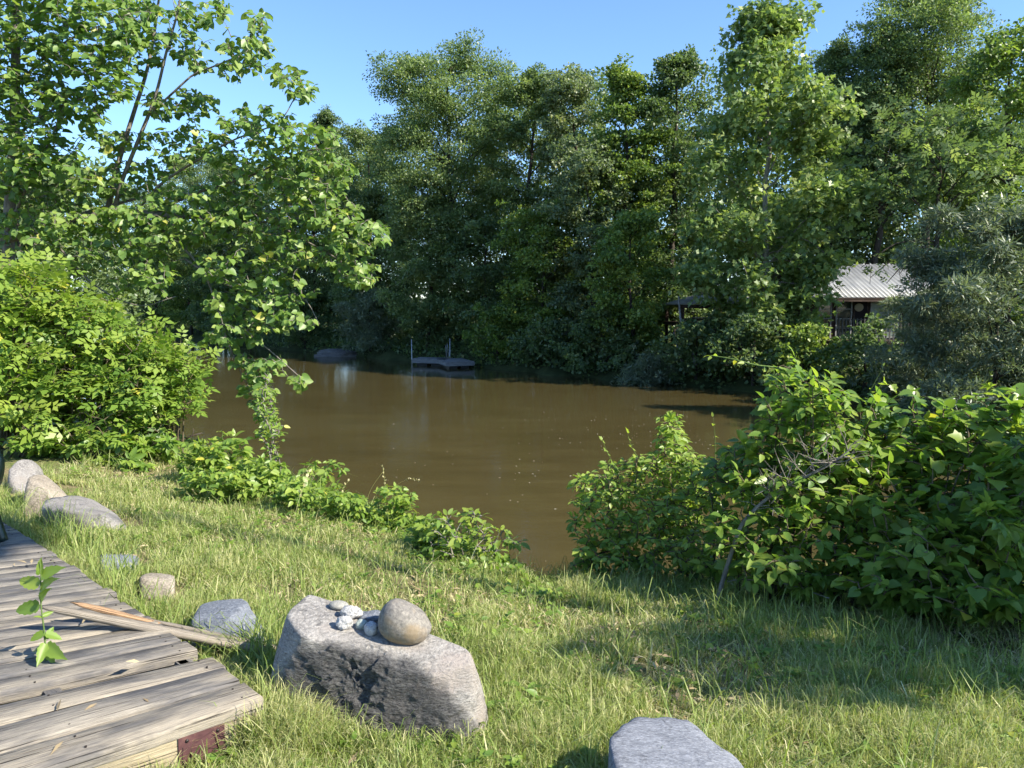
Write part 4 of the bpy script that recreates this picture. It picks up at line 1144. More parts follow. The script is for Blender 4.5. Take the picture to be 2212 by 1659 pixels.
for xx, yy in ((P0[0] + .2, YP + .05), (P0[0] + 1.6, YP + .05), (px1, YP + .05), (P0[0] + .2, YP + 3.4), (px1, YP + 3.4)):
    g = Geo(); box(g, (xx, yy, gz(xx, yy) - .2), (.13, 0, 0), (0, .13, 0), (0, 0, P0[2] - .2 - gz(xx, yy) + .2 if yy > YP + 1 else P0[2] - .2 - gz(xx, yy) + .2)); g.build('post', M['brown'], porch)
g = Geo(); zf = at_y(1480, 704, YP)[2]; box(g, (P0[0] + .1, YP - .05, zf), (px1 - P0[0] + 1.2, 0, 0), (0, 3.4, 0), (0, 0, .14)); g.build('platform', M['brown'], porch)
g = Geo(); zr = at_y(1480, 692, YP)[2]; box(g, (P0[0] + .1, YP - .09, zr), (px1 - P0[0], 0, 0), (0, .03, 0), (0, 0, .09))
for xx in np.arange(P0[0] + .15, px1, .16): box(g, (xx, YP - .125, zf + .1), (.04, 0, 0), (0, .03, 0), (0, 0, zr - zf))
g.build('railing', M['brown'], porch)
tb = thing('porch_table', (P0[0] + 1.4, YP + .8, zf + .14), 'small grey slatted table standing on the open porch', 'table')
g = Geo(); zt = at_y(1500, 687, YP + .8)[2]; box(g, (P0[0] + .9, YP + .5, zt), (1.05, 0, 0), (0, .6, 0), (0, 0, .04)); g.build('tabletop', M['trim'], tb)
for a, b in ((.95, .55), (1.85, .55), (.95, 1.0), (1.85, 1.0)):
    g = Geo(); box(g, (P0[0] + a, YP + b, zf + .14), (.05, 0, 0), (0, .05, 0), (0, 0, max(.1, zt - zf - .14))); g.build('leg', M['trim'], tb)
# ================================================================== LEANING LINDEN over the water (left)
r = np.random.default_rng(21)
YL = 10.3
BK = 1.12
def poly(spec, step=.12, k=1.0): return resample([at_y(a, b, c * k) for a, b, c in spec], step)
lt = thing('linden_tree', (-11.8, 11.4, gz(-11.8, 11.4)), 'leaning linden with big heart-shaped leaves hanging out over the river', 'tree', 'lindens on the near bank')
tg = Geo()
root = np.array([-11.8, 11.4, gz(-11.8, 11.4) - .2])
trunk = resample([root, (-10.8, 11.4, 1.2)] + [at_y(a, b, c * BK) for a, b, c in ((-120, 545, 10.2), (40, 508, 10.3), (180, 470, 10.3), (300, 462, 10.2), (430, 468, 10.2), (560, 462, 10.1), (660, 430, 9.9))], .12)
tube(tg, trunk, np.interp(np.linspace(0, 1, len(trunk)), [0, .3, .75, 1], [.20, .13, .055, .015]), 9)
limbs = [
 ([(60, 505, 10.3), (130, 478, 10.6), (235, 445, 10.8), (330, 420, 10.9)], .045),
 ([(232, 462, 10.3), (243, 400, 10.3), (262, 330, 10.3), (290, 240, 10.4), (318, 150, 10.4), (335, 60, 10.5), (350, -60, 10.5)], .042),
 ([(246, 462, 10.2), (262, 395, 10.1), (300, 300, 10.0), (335, 210, 10.0), (360, 110, 9.9), (385, 20, 9.9), (395, -60, 9.9)], .034),
 ([(322, 245, 10.0), (350, 222, 9.9), (385, 190, 9.8), (420, 160, 9.8), (475, 138, 9.7), (540, 105, 9.7), (565, 50, 9.7)], .018),
 ([(290, 462, 10.2), (345, 400, 10.0), (420, 350, 9.9), (510, 300, 9.7), (600, 265, 9.6), (640, 205, 9.6)], .022),
 ([(320, 462, 10.2), (430, 415, 9.9), (540, 380, 9.7), (650, 330, 9.5), (720, 320, 9.5)], .024),
 ([(300, 462, 10.2), (380, 520, 9.8), (440, 590, 9.6), (470, 670, 9.5), (500, 760, 9.5), (540, 840, 9.6), (575, 880, 9.7)], .022),
 ([(430, 468, 10.2), (560, 480, 9.8), (680, 470, 9.5), (770, 490, 9.4), (830, 520, 9.4)], .024),
 ([(400, 560, 9.7), (480, 610, 9.5), (570, 640, 9.4), (650, 640, 9.4), (690, 700, 9.4)], .016),
 ([(480, 700, 9.5), (560, 740, 9.4), (620, 790, 9.4), (665, 830, 9.4)], .012),
 ([(560, 462, 10.1), (660, 520, 9.8), (730, 560, 9.7), (800, 610, 9.7)], .018),
 ([(100, 500, 10.3), (150, 560, 9.9), (210, 620, 9.6), (300, 660, 9.4), (380, 640, 9.4)], .02),
 ([(10, 515, 10.3), (60, 400, 10.0), (110, 300, 9.8), (150, 200, 9.8)], .03),
]
skel = [trunk[len(trunk) // 4:]]
for spec, rd in limbs:
    P3 = poly(spec, k=BK); skel.append(P3)
    tube(tg, P3, np.linspace(rd, max(.006, rd * .3), len(P3)), 6)
spec = [  # dx, dy, rx, ry, Y, count
 (330, 30, 90, 45, 10.3, 12), (450, 25, 55, 35, 9.9, 9), (310, 110, 45, 50, 10.4, 7), (400, 85, 55, 40, 10.0, 8), (560, 45, 30, 28, 9.7, 5), (540, 100, 62, 30, 9.7, 11),
 (610, 165, 40, 26, 9.6, 6), (655, 195, 28, 26, 9.6, 5), (520, 150, 55, 24, 9.7, 6), (420, 140, 35, 25, 9.9, 4), (235, 305, 50, 22, 10.2, 7), (385, 225, 85, 32, 10.0, 15), (560, 262, 95, 34, 9.6, 18),
 (670, 300, 62, 34, 9.5, 14), (390, 310, 110, 36, 10.0, 17), (540, 330, 100, 36, 9.7, 20), (680, 375, 88, 48, 9.5, 32), (560, 395, 100, 40, 9.7, 24),
 (300, 385, 120, 40, 10.2, 22), (120, 400, 120, 50, 10.1, 26), (440, 430, 110, 34, 9.9, 20), (120, 480, 130, 40, 9.9, 26), (330, 510, 130, 42, 9.8, 26), (520, 490, 120, 42, 9.7, 26), (690, 455, 90, 48, 9.5, 28),
 (780, 510, 62, 38, 9.4, 18), (660, 540, 90, 40, 9.5, 18), (770, 580, 50, 40, 9.6, 11), (520, 575, 105, 42, 9.5, 22), (230, 545, 110, 30, 9.7, 16), (320, 600, 70, 36, 9.5, 14), (600, 630, 85, 34, 9.4, 15),
 (500, 660, 62, 36, 9.4, 13), (620, 695, 72, 26, 9.4, 12), (500, 730, 62, 30, 9.4, 11), (560, 790, 62, 28, 9.4, 9), (645, 825, 22, 16, 9.4, 3), (560, 845, 40, 34, 9.5, 8), (575, 915, 26, 30, 9.6, 5), (60, 520, 90, 40, 9.8, 10), (170, 470, 100, 26, 9.7, 12), (330, 462, 110, 24, 9.6, 14), (480, 460, 80, 22, 9.6, 9),
]
spec = [(a, b, c, d, e * BK, int(f * 4.5)) for a, b, c, d, e, f in spec]
tg_pts = fill(spec, r, .75)
tw = grow(tg_pts, skel, .003, up=.16, step=.07, r=r)
g = Geo()
nl = leafy(g, tg, tw, T['heart'], .100, .048, frac=.80, r=r, droop=.8, tint=.55, rad=(.006, .002), spread=1.0, upn=.55, face=(.42, -.38, 0))
print('linden leaves', nl)
tg.build('trunk', M['bark_grey'], lt, smooth=True)
g.build('crown', M['leaf_linden'], lt)

# ---- second linden, upright trunk at the left edge
r = np.random.default_rng(22)
b0 = at_y(20, 560, 11.6); bx = b0[0]
l2 = thing('linden_tree', (bx, 11.6, gz(bx, 11.6)), 'dense upright linden with thin straight trunk in the top left corner', 'tree', 'lindens on the near bank')
tg = Geo()
tr2 = resample([(bx - .1, 11.6, gz(bx, 11.6) - .2), at_y(18, 560, 11.6), at_y(30, 310, 11.6), at_y(33, 180, 11.6), at_y(36, 40, 11.6), at_y(44, -200, 11.6)], .14)
tube(tg, tr2, np.interp(np.linspace(0, 1, len(tr2)), [0, 1], [.11, .045]), 8)
limbs2 = [([(30, 300, 11.6), (90, 250, 11.2), (170, 215, 10.9), (250, 200, 10.7)], .025), ([(33, 190, 11.6), (100, 120, 11.2), (180, 70, 11.0), (270, 40, 10.8)], .025), ([(34, 100, 11.6), (80, 20, 11.2), (150, -50, 11.0)], .025),
          ([(28, 330, 11.6), (-40, 280, 11.2), (-120, 240, 11.0)], .03), ([(30, 330, 11.6), (80, 330, 11.2), (130, 345, 10.9)], .018)]
skel2 = [tr2[len(tr2) // 3:]]
for sp, rd in limbs2:
    P3 = poly(sp); skel2.append(P3); tube(tg, P3, np.linspace(rd, .006, len(P3)), 6)
spec2 = [(60, 40, 120, 55, 11.2, 34), (190, 20, 110, 50, 11.0, 26), (60, 130, 110, 55, 11.2, 32), (180, 110, 80, 50, 10.9, 24), (240, 180, 60, 40, 10.8, 17), (60, 215, 100, 50, 11.1, 30), (160, 225, 70, 40, 10.9, 18),
         (50, 290, 90, 45, 11.0, 24), (110, 340, 80, 40, 10.8, 20), (20, 370, 70, 50, 10.9, 18), (265, 95, 40, 40, 10.8, 8), (-90, 150, 100, 150, 11.2, 40), (60, -60, 160, 50, 11.2, 30), (300, 20, 50, 40, 10.8, 8), (200, 270, 30, 20, 10.8, 4)]
spec2 = [(a, b, c, d, e, int(f * 4.6)) for a, b, c, d, e, f in spec2]
tw2 = grow(fill(spec2, r, .9), skel2, .003, up=.14, step=.08, r=r)
g = Geo(); print('linden2', leafy(g, tg, tw2, T['heart'], .112, .054, frac=.78, r=r, droop=.7, tint=.48, rad=(.006, .002), face=(.35, -.3, 0)))
tg.build('trunk', M['bark_grey'], l2, smooth=True); g.build('crown', M['leaf_linden'], l2)

# ================================================================== generic leafy shrub near the camera
def shrub(name, roots, spec, Yj, tpl, size, gap, mat, label, cat, seed, group=None, tint=.5, droop=.3, frac=.7, rad=(.006, .002), up=.15, stem_mat='twig', step=.07, whorl=1, upn=.8, tsd=.16, extra_skel=None, petiole=.2, pts=None, nroots=None, dens=1.9):
    r = np.random.default_rng(seed)
    if spec is not None: spec = [(a, b, c, d, e, max(1, int(f * dens))) for a, b, c, d, e, f in spec]
    roots = [np.asarray(q, float) for q in roots]
    base = np.mean(roots, axis=0)
    t = thing(name, base, label, cat, group)
    tg = Geo()
    P = fill(spec, r, Yj) if pts is None else pts
    gnd = ground(P[:, 0], P[:, 1]); P[:, 2] = np.maximum(P[:, 2], np.maximum(gnd, WATER) + .05)
    skel = []
    # main stems: root -> a few spread targets
    pick = r.choice(len(P), size=min(len(P), nroots or max(3, len(P) // 9)), replace=False)
    for i in pick:
        a = roots[np.argmin([np.linalg.norm((q - P[i])[:2]) for q in roots])] + r.normal(0, .05, 3) * [1, 1, 0]
        b = P[i]; mid = a * .45 + b * .55 + np.array([(a - b)[0] * .18, (a - b)[1] * .18, .14 * np.linalg.norm(b - a)])
        q = resample([a, mid, b], .08); skel.append(q)
        tube(tg, q, np.linspace(rad[0] * 2.4, rad[1], len(q)), 5)
    if extra_skel: skel += extra_skel
    rest = np.delete(P, pick, axis=0)
    tw = grow(rest, skel, .003, up=up, step=step, r=r) if len(rest) else []
    g = Geo(); n = leafy(g, tg, list(tw) + [q[len(q) // 3:] for q in skel[:len(pick)]], tpl, size, gap, frac=frac, r=r, droop=droop, tint=tint, rad=rad, whorl=whorl, upn=upn, tsd=tsd, petiole=petiole)
    tg.build('stems', M[stem_mat], t, smooth=True); g.build('foliage', M[mat], t)
    return t

def gp(dx, dy, z=0.0):
    """point on the ground seen at a picture position (iterated onto the terrain)"""
    for _ in range(12):
        q = at_z(dx, dy, z); z = .5 * z + .5 * gz(q[0], q[1])
    return np.array([q[0], q[1], gz(q[0], q[1])])

EL = dict(tpl=T['pinnate'], mat='leaf_elder', group='sunlit shrubs on the left bank', tsd=.17)
def rootsat(*pts): return [np.array([x, y, gz(x, y)]) for x, y in pts]
shrub('elder_shrub', rootsat((-7.0, 9.8), (-6.3, 9.4), (-7.7, 10.1)), [(40, 640, 110, 70, 9.9, 45), (20, 740, 110, 70, 9.7, 45), (-60, 700, 90, 120, 9.8, 40), (120, 690, 90, 60, 9.7, 38), (40, 850, 100, 60, 9.3, 40), (70, 595, 90, 40, 10.0, 22), (60, 790, 120, 60, 9.4, 40), (30, 910, 90, 40, 9.0, 22)], .7,
      size=.30, gap=.10, label='tall yellow-green elder shrub at the left edge below the linden', cat='shrub', seed=61, tint=.56, **EL)
shrub('elder_shrub', rootsat((-5.7, 9.5), (-5.2, 9.2), (-6.1, 9.7)), [(200, 730, 90, 60, 9.7, 46), (270, 770, 90, 55, 9.6, 46), (160, 820, 100, 60, 9.4, 46), (260, 860, 100, 60, 9.3, 46), (170, 920, 100, 40, 9.1, 32), (190, 675, 70, 40, 9.9, 24), (330, 800, 60, 50, 9.6, 20)], .6,
      size=.27, gap=.10, label='broad bright green elder shrub in the middle of the left bank', cat='shrub', seed=62, tint=.48, **EL)
shrub('elder_shrub', rootsat((-4.6, 9.6), (-4.45, 9.8)), [(340, 765, 75, 50, 9.8, 34), (385, 805, 62, 42, 9.7, 28), (330, 850, 75, 50, 9.6, 34), (390, 870, 40, 40, 9.7, 15), (310, 915, 70, 40, 9.4, 24), (420, 770, 30, 26, 9.8, 8), (300, 720, 50, 36, 9.9, 12)], .5,
      size=.25, gap=.095, label='elder shrub nearest the water with a bare slanting stem', cat='shrub', seed=63, tint=.52, **EL)
shrub('creeper_plant', rootsat((-5.9, 8.9), (-4.9, 8.8), (-4.4, 8.9)), [(230, 965, 100, 26, 8.9, 26), (320, 965, 70, 24, 9.0, 20), (120, 960, 80, 26, 9.0, 18), (260, 1000, 90, 16, 8.7, 14)], .4,
      tpl=T['palm5'], size=.15, gap=.08, mat='leaf_elder', label='low creeper with five-fingered leaves at the foot of the elders', cat='plant', seed=64, tint=.5, frac=.85)
# bare slanting stem of the shrub and a dead branch above the blue water
g = Geo(); P3 = resample([gp(330, 990), at_y(345, 930, 9.9), at_y(362, 890, 10.0), at_y(372, 850, 10.1)], .08); tube(g, P3, np.linspace(.035, .02, len(P3)), 7)
tag(g.build('slanting_stem', M['bark_grey'], smooth=True, origin=P3[0]), 'bare grey slanting stem in front of the bright water gap', 'stem')
g = Geo(); P3 = resample([gp(345, 990), at_y(365, 972, 9.8), at_y(400, 947, 9.9), at_y(437, 935, 10.0)], .08); tube(g, P3, np.linspace(.022, .008, len(P3)), 6)
P4 = resample([at_y(400, 947, 9.9), at_y(416, 940, 9.9), at_y(418, 925, 9.9)], .05); tube(g, P4, np.linspace(.012, .004, len(P4)), 5)
tag(g.build('dead_branch', M['bark_dark'], smooth=True, origin=P3[0]), 'dark dead branch pointing out over the small patch of blue water', 'branch')

# ---- sapling with a short stem on the bank, below the hanging branch
q0 = gp(600, 1040)
shrub('bank_sapling', [q0 + np.array([.02, 0, 0])], [(575, 880, 30, 40, q0[1] + .1, 18), (585, 930, 30, 36, q0[1] + .05, 22), (570, 830, 22, 30, q0[1] + .1, 8), (590, 975, 16, 16, q0[1], 6)], .22,
      T['ovate'], .075, .05, 'leaf_elder', 'small upright sapling with light stem and dense little leaves on the bank edge', 'sapling', 65, tint=.5, frac=.9, nroots=4, rad=(.008, .002), stem_mat='bark_grey')

# ---- weeds along the bank edge: each clump a plant of its own
W = 'weeds along the bank edge'
def weed(dx, dyb, dyt, half, lab, seed, tpl='ovate', size=.09, n=None, tint=.55, gap=.05, droop=.35, name='weed_plant', mat='leaf_elder', dyn=0, whorl=2):
    q = gp(dx, dyb); Y = q[1]
    h = dyb - dyt; n = n or int(half * h / 95) + 6
    roots = [gp(dx + k * half * .5, dyb - abs(k) * 3) for k in (-1, -.5, 0, .5, 1)]
    spec = [(dx, dyt + h * .30, half * .8, h * .28, Y, n // 2), (dx, dyt + h * .65, half, h * .30, Y, n - n // 2)]
    return shrub(name, roots, spec, .18, T[tpl], size, gap, mat, lab, 'plant', seed, W, tint, droop, .85, (.0045, .0015), stem_mat='stem_green', whorl=whorl)
weed(440, 1050, 945, 62, 'bushy nettle clump beside the gap of blue water', 71)
weed(500, 1040, 920, 45, 'tall dogbane-like stem with drooping leaf pairs left of the sapling', 72, size=.12, n=14)
weed(560, 1085, 985, 70, 'wide low nettle patch right below the small sapling', 73)
weed(470, 1090, 1010, 90, 'low leafy ground plants in the grass left of the sapling', 78, size=.08)
weed(700, 1100, 985, 55, 'loose weed with flower tips in front of the brown water', 74, size=.085, n=26)
weed(640, 1110, 1030, 60, 'low bright weed clump between sapling and flowering weed', 79, size=.08)
weed(740, 1130, 1060, 60, 'low leafy weeds at the bank edge right of the flowering weed', 80, size=.08)
weed(850, 1150, 1045, 58, 'rounded bright weed clump alone at the water edge in the middle', 75, size=.075, n=48)
weed(940, 1200, 1110, 46, 'dark ragged weed at the left side of the overhanging bank shrub', 76, size=.08)
shrub('bank_shrub', [gp(985, 1225), gp(1010, 1232)], [(1000, 1135, 62, 32, gp(1000, 1228)[1] + .15, 34), (1085, 1165, 45, 22, gp(1000, 1228)[1] + .2, 17), (960, 1170, 45, 32, gp(1000, 1228)[1], 20), (1060, 1205, 40, 26, gp(1000, 1228)[1] + .1, 14), (1015, 1180, 40, 25, gp(1000, 1228)[1] + .2, 10)], .22,
      T['ellip'], .085, .05, 'leaf_vine', 'small glossy shrub with open thin stems leaning over the water', 'shrub', 77, W, .62, stem_mat='bark_grey', nroots=5)

# ---- tall single grasses and flower stalks on the edge
def stalk(dx, dyb, pts, lab, head=True, rad=.0028):
    q = gp(dx, dyb); P3 = resample([q] + [at_y(a, b, q[1] + c) for a, b, c in pts], .04)
    t = thing('grass_stalk', q, lab, 'grass stalk', 'flowering grass stalks')
    g = Geo(); tube(g, P3, np.linspace(rad, .001, len(P3)), 4, tint=.6); g.build('stem', M['grass'], t)
    if head:
        g = Geo(); e = P3[-max(6, len(P3) // 4):]
        rr_ = np.random.default_rng(dx)
        for p in e:
            for _ in range(3):
                d = unit(rr_.normal(0, .5, 3) + np.array([0, 0, .9])); scatter(g, T['rhomb'], p[None], d[None], rr_.normal(size=(1, 3)), .03, np.array([.9]))
        g.build('seed_head', M['grass'], t)
stalk(832, 1120, [(832, 1060, 0), (827, 1008, 0)], 'upright pale seed head right of centre bank weeds', rad=.004)
stalk(842, 1110, [(850, 1060, 0), (880, 1036, 0), (905, 1038, 0)], 'arching grass seed head bending over the brown water')
stalk(780, 1120, [(800, 1060, 0), (826, 1020, 0)], 'thin leaning bare stalk left of the upright seed head', head=False)
stalk(735, 1110, [(740, 1060, 0), (752, 1040, 0)], 'short drooping grass head above the low weeds')
stalk(630, 1105, [(640, 1050, 0), (668, 1005, 0)], 'broad reed blade stalk beside the flowering weed', head=False, rad=.006)
stalk(445, 1330, [(500, 1230, 0), (520, 1140, 0)], 'long thin grass stalk rising behind the broken plank', head=False)
stalk(612, 1290, [(622, 1200, 0), (640, 1100, 0), (668, 1020, .2)], 'tall dark grass stalk in the middle of the lawn')

# ================================================================== RIGHT BANK THICKET
R3 = 'vine-covered shrubs on the right bank'
def rootline(a, b, n): return [gp(a[0] + (b[0] - a[0]) * k / (n - 1), a[1] + (b[1] - a[1]) * k / (n - 1)) for k in range(n)]
shrub('bank_shrub', rootline((1260, 1225), (1500, 1235), 6), [(1290, 1060, 62, 45, 6.1, 44), (1370, 1035, 80, 55, 6.3, 66), (1450, 1010, 80, 55, 6.3, 60), (1300, 1130, 70, 55, 5.95, 52), (1390, 1120, 90, 60, 5.95, 70), (1480, 1110, 80, 60, 5.9, 60),
      (1300, 1195, 60, 30, 5.8, 34), (1400, 1190, 90, 34, 5.75, 46), (1500, 1190, 60, 36, 5.6, 34), (1445, 930, 30, 45, 6.5, 20), (1520, 1040, 60, 60, 6.1, 40)], .38,
      T['ellip'], .066, .036, 'leaf_elder', 'bright sunlit shrub at the left end of the right bank thicket', 'shrub', 81, R3, .66, frac=.75, nroots=24, whorl=2, tsd=.17)
shrub('dogwood_shrub', rootline((1560, 1290), (1800, 1310), 6), [(1720, 830, 55, 40, 5.3, 16), (1700, 890, 70, 40, 5.3, 24), (1760, 880, 60, 50, 5.2, 22), (1840, 900, 80, 40, 5.3, 28), (1700, 960, 90, 50, 5.3, 36), (1800, 970, 90, 50, 5.2, 38), (1600, 1010, 60, 60, 5.4, 28), (1690, 1050, 100, 60, 5.2, 46),
      (1800, 1060, 90, 60, 5.1, 42), (1640, 1140, 100, 60, 5.1, 44), (1760, 1150, 100, 60, 5.0, 46), (1850, 1000, 60, 60, 5.2, 26), (1560, 1190, 60, 50, 5.2, 24), (1680, 1230, 100, 40, 4.85, 30), (1690, 800, 16, 20, 5.3, 3), (1790, 825, 20, 16, 5.2, 3), (1830, 850, 18, 22, 5.2, 3), (1640, 930, 22, 22, 5.4, 3), (1655, 865, 14, 20, 5.4, 2), (1545, 1030, 40, 40, 5.6, 16), (1590, 985, 34, 34, 5.5, 10)], .42,
      T['ovate'], .098, .048, 'leaf_vine', 'leafy green shrub with the highest shoots in the right bank thicket', 'shrub', 82, R3, .52, frac=.72, nroots=22, whorl=2, upn=1.0)
shrub('vine_thicket', rootline((1830, 1310), (2560, 1400), 12), [(1950, 920, 80, 36, 5.4, 34), (2050, 930, 80, 40, 5.4, 34), (2150, 930, 80, 50, 5.2, 36), (2230, 900, 60, 60, 5.1, 24), (1930, 1000, 80, 50, 5.2, 38), (2040, 1010, 80, 50, 5.1, 38), (2150, 1020, 80, 50, 5.0, 38), (2240, 1020, 60, 60, 4.9, 26),
      (1900, 1090, 80, 60, 5.0, 38), (2000, 1100, 80, 60, 4.9, 38), (2110, 1110, 90, 60, 4.7, 42), (2220, 1120, 80, 70, 4.6, 36), (1880, 1190, 90, 50, 4.8, 36), (1990, 1200, 90, 60, 4.6, 38), (2110, 1210, 90, 60, 4.5, 40), (2220, 1220, 80, 70, 4.4, 36),
      (1900, 1260, 90, 40, 4.6, 26), (2020, 1280, 90, 40, 4.45, 28), (2140, 1300, 90, 40, 4.3, 30), (2240, 1310, 70, 50, 4.2, 26), (1905, 872, 18, 22, 5.3, 4), (1975, 862, 14, 22, 5.3, 3), (2030, 880, 20, 16, 5.3, 4), (2110, 868, 14, 26, 5.2, 3), (2190, 848, 18, 24, 5.0, 4), (2075, 895, 20, 16, 5.2, 4), (2330, 1100, 80, 200, 4.6, 50), (2450, 1080, 90, 200, 4.4, 46), (2560, 1120, 90, 200, 4.2, 40)], .42,
      T['heart'], .092, .052, 'leaf_vine', 'dark vine thicket with broad leaves filling the right edge', 'shrub', 83, R3, .42, frac=.72, nroots=26, upn=1.0)
shrub('grape_vine', rootline((1850, 1310), (2300, 1370), 6), [(1950, 1000, 120, 60, 5.1, 8), (2120, 960, 110, 50, 5.0, 10), (2000, 1130, 120, 60, 4.7, 9), (2160, 1100, 90, 80, 4.5, 10), (1960, 1240, 100, 40, 4.5, 8), (2130, 1220, 100, 60, 4.3, 9), (2210, 1010, 60, 60, 4.7, 7)], .2,
      T['lobed'], .15, .11, 'leaf_vine', 'grape vine with large lobed leaves draped over the dark thicket', 'vine', 86, R3, .55, frac=.7, nroots=8, upn=1.1)
shrub('creeper_plant', rootline((1700, 1290), (2280, 1370), 8), [(1760, 1260, 60, 30, 4.7, 12), (1900, 1240, 80, 50, 4.6, 16), (2050, 1180, 80, 60, 4.5, 18), (2180, 1150, 70, 80, 4.3, 20), (2130, 1290, 90, 40, 4.2, 16), (2230, 1000, 50, 80, 4.6, 12), (1980, 1290, 70, 26, 4.4, 12)], .2,
      T['palm5'], .13, .09, 'leaf_vine', 'five-fingered creeper growing over the front of the dark thicket', 'plant', 84, R3, .5, frac=.8, nroots=10)
shrub('low_herbs', rootline((1240, 1245), (1540, 1262), 6), [(1300, 1225, 70, 14, 5.7, 16), (1420, 1225, 90, 16, 5.6, 20), (1530, 1240, 60, 22, 5.4, 16)], .2, T['ovate'], .06, .04, 'leaf_vine',
      'low shaded herbs at the foot of the bright shrub', 'plant', 85, R3, .4, whorl=2)

# shoots that stand out against the dark water
def shoot(nm, pts, lab, tpl, size, gap, seed, rad=(.006, .002), tint=.8, whorl=1, frac=.9, curl=False, droop=.5):
    r = np.random.default_rng(seed); P3 = resample([at_y(*q) for q in pts], .04)
    t = thing(nm, P3[0], lab, 'vine', 'vine shoots standing above the thicket'); tg = Geo(); g = Geo()
    leafy(g, tg, [P3], T[tpl], size, gap, frac=frac, r=r, droop=droop, tint=tint, rad=rad, whorl=whorl, tip=True)
    tg.build('stem', M['stem_green'], t, smooth=True); g.build('leaves', M['leaf_vine'], t)
shoot('vine_shoot', [(1790, 900, 5.2), (1740, 850, 5.2), (1690, 800, 5.2), (1630, 788, 5.2), (1580, 775, 5.25), (1535, 768, 5.3)], 'long thin vine shoot reaching left over the dark water', 'ovate', .07, .06, 91, (.0065, .003), tint=.87)
shoot('tall_shoot', [(1738, 1010, 5.1), (1732, 930, 5.1), (1728, 850, 5.1), (1722, 790, 5.1), (1716, 768, 5.1)], 'tallest shoot with a tuft of pale leaves at its tip', 'ovate', .115, .028, 92, (.006, .003), whorl=2, frac=.26)
shoot('tall_shoot', [(1800, 960, 5.0), (1790, 900, 5.0), (1775, 850, 5.0), (1765, 815, 5.0)], 'shorter leafy shoot right of the tallest one', 'ovate', .11, .045, 93, (.005, .002), whorl=2, frac=.55)
shoot('tendril_shoot', [(1860, 930, 5.1), (1880, 880, 5.1), (1900, 835, 5.1), (1915, 820, 5.1), (1930, 835, 5.1)], 'curling tendril shoot above the middle of the thicket', 'lobed', .07, .05, 94, (.004, .0015), frac=.6)
shoot('tendril_shoot', [(1885, 920, 5.1), (1872, 870, 5.1), (1890, 825, 5.1), (1905, 800, 5.1), (1908, 790, 5.1)], 'thin bare tendril bending beside the curling one', 'ovate', .03, .12, 95, (.003, .001))
shoot('tendril_shoot', [(2080, 930, 5.2), (2092, 890, 5.2), (2110, 880, 5.2), (2130, 890, 5.2)], 'small red-brown tendril on top of the dark thicket', 'lobed', .06, .06, 96, (.003, .001))
shoot('tall_shoot', [(2230, 960, 4.9), (2190, 890, 4.9), (2160, 850, 4.9), (2140, 835, 4.9)], 'leafy shoot leaning left at the right picture edge', 'palm5', .09, .05, 97, (.006, .002))
shoot('tall_shoot', [(1470, 1050, 6.2), (1462, 980, 6.3), (1455, 930, 6.4), (1450, 905, 6.4)], 'upright creeper shoot topping the bright shrub', 'palm5', .10, .05, 98, (.005, .002), frac=.95, whorl=2)
shoot('tendril_shoot', [(1545, 1050, 6.0), (1545, 960, 6.0), (1543, 925, 6.0), (1540, 900, 6.0)], 'thin reddish vine tip right of the upright creeper shoot', 'ovate', .05, .10, 99, (.004, .001))
shoot('tendril_shoot', [(1345, 1030, 6.1), (1318, 990, 6.1), (1305, 960, 6.1), (1300, 950, 6.1)], 'thin vine tip curving up from the left side of the bright shrub', 'lobed', .05, .07, 100, (.003, .001))
shoot('tendril_shoot', [(1390, 1010, 6.2), (1370, 975, 6.2), (1362, 960, 6.2), (1356, 935, 6.2)], 'red vine tip with yellow leaves above the bright shrub', 'lobed', .07, .06, 101, (.003, .001), tint=.95)
shoot('tall_shoot', [(1625, 1090, 5.2), (1622, 1020, 5.2), (1615, 985, 5.2), (1608, 960, 5.2)], 'milkweed-like shoot with large upright leaves between the two shrubs', 'ovate', .14, .035, 102, (.007, .004), whorl=2, frac=.45, droop=-.7)

# leaning grey dead sapling in front of the thicket
ds = thing('dead_sapling', gp(1542, 1318), 'leaning grey bare sapling with fine dead twigs in front of the thicket', 'sapling')
q = gp(1542, 1318); yq = q[1]
P3 = resample([q - np.array([0, 0, .05]), at_y(1560, 1260, yq), at_y(1585, 1180, yq + .02), at_y(1605, 1130, yq + .03), at_y(1660, 1075, yq), at_y(1730, 1035, yq - .05), at_y(1790, 1005, yq - .08), at_y(1840, 968, yq - .1)], .03)
g = Geo(); tube(g, P3, np.interp(np.linspace(0, 1, len(P3)), [0, .4, 1], [.017, .014, .004]), 8); g.build('trunk', M['bark_grey'], ds, smooth=True)
r = np.random.default_rng(9); g = Geo()
for k in range(34):
    f = r.uniform(.5, 1); a = P3[int(f * (len(P3) - 1))]; Ln = r.uniform(.10, .32)
    d = unit(np.array([r.normal(.1, .6), r.normal(-.2, .4), r.uniform(-.1, 1.1)])); b = a + d * Ln * .5 + r.normal(0, .015, 3); c = a + d * Ln + r.normal(0, .04, 3)
    tube(g, resample([a, b, c], .04), np.linspace(.004, .0012, len(resample([a, b, c], .04))), 4, cap=False)
    for _ in range(2):
        e = b + unit(d + r.normal(0, .6, 3)) * r.uniform(.05, .14); tube(g, [b, (b + e) / 2 + r.normal(0, .008, 3), e], [.0025, .002, .001], 3, cap=False)
g.build('twigs', M['bark_grey'], ds)
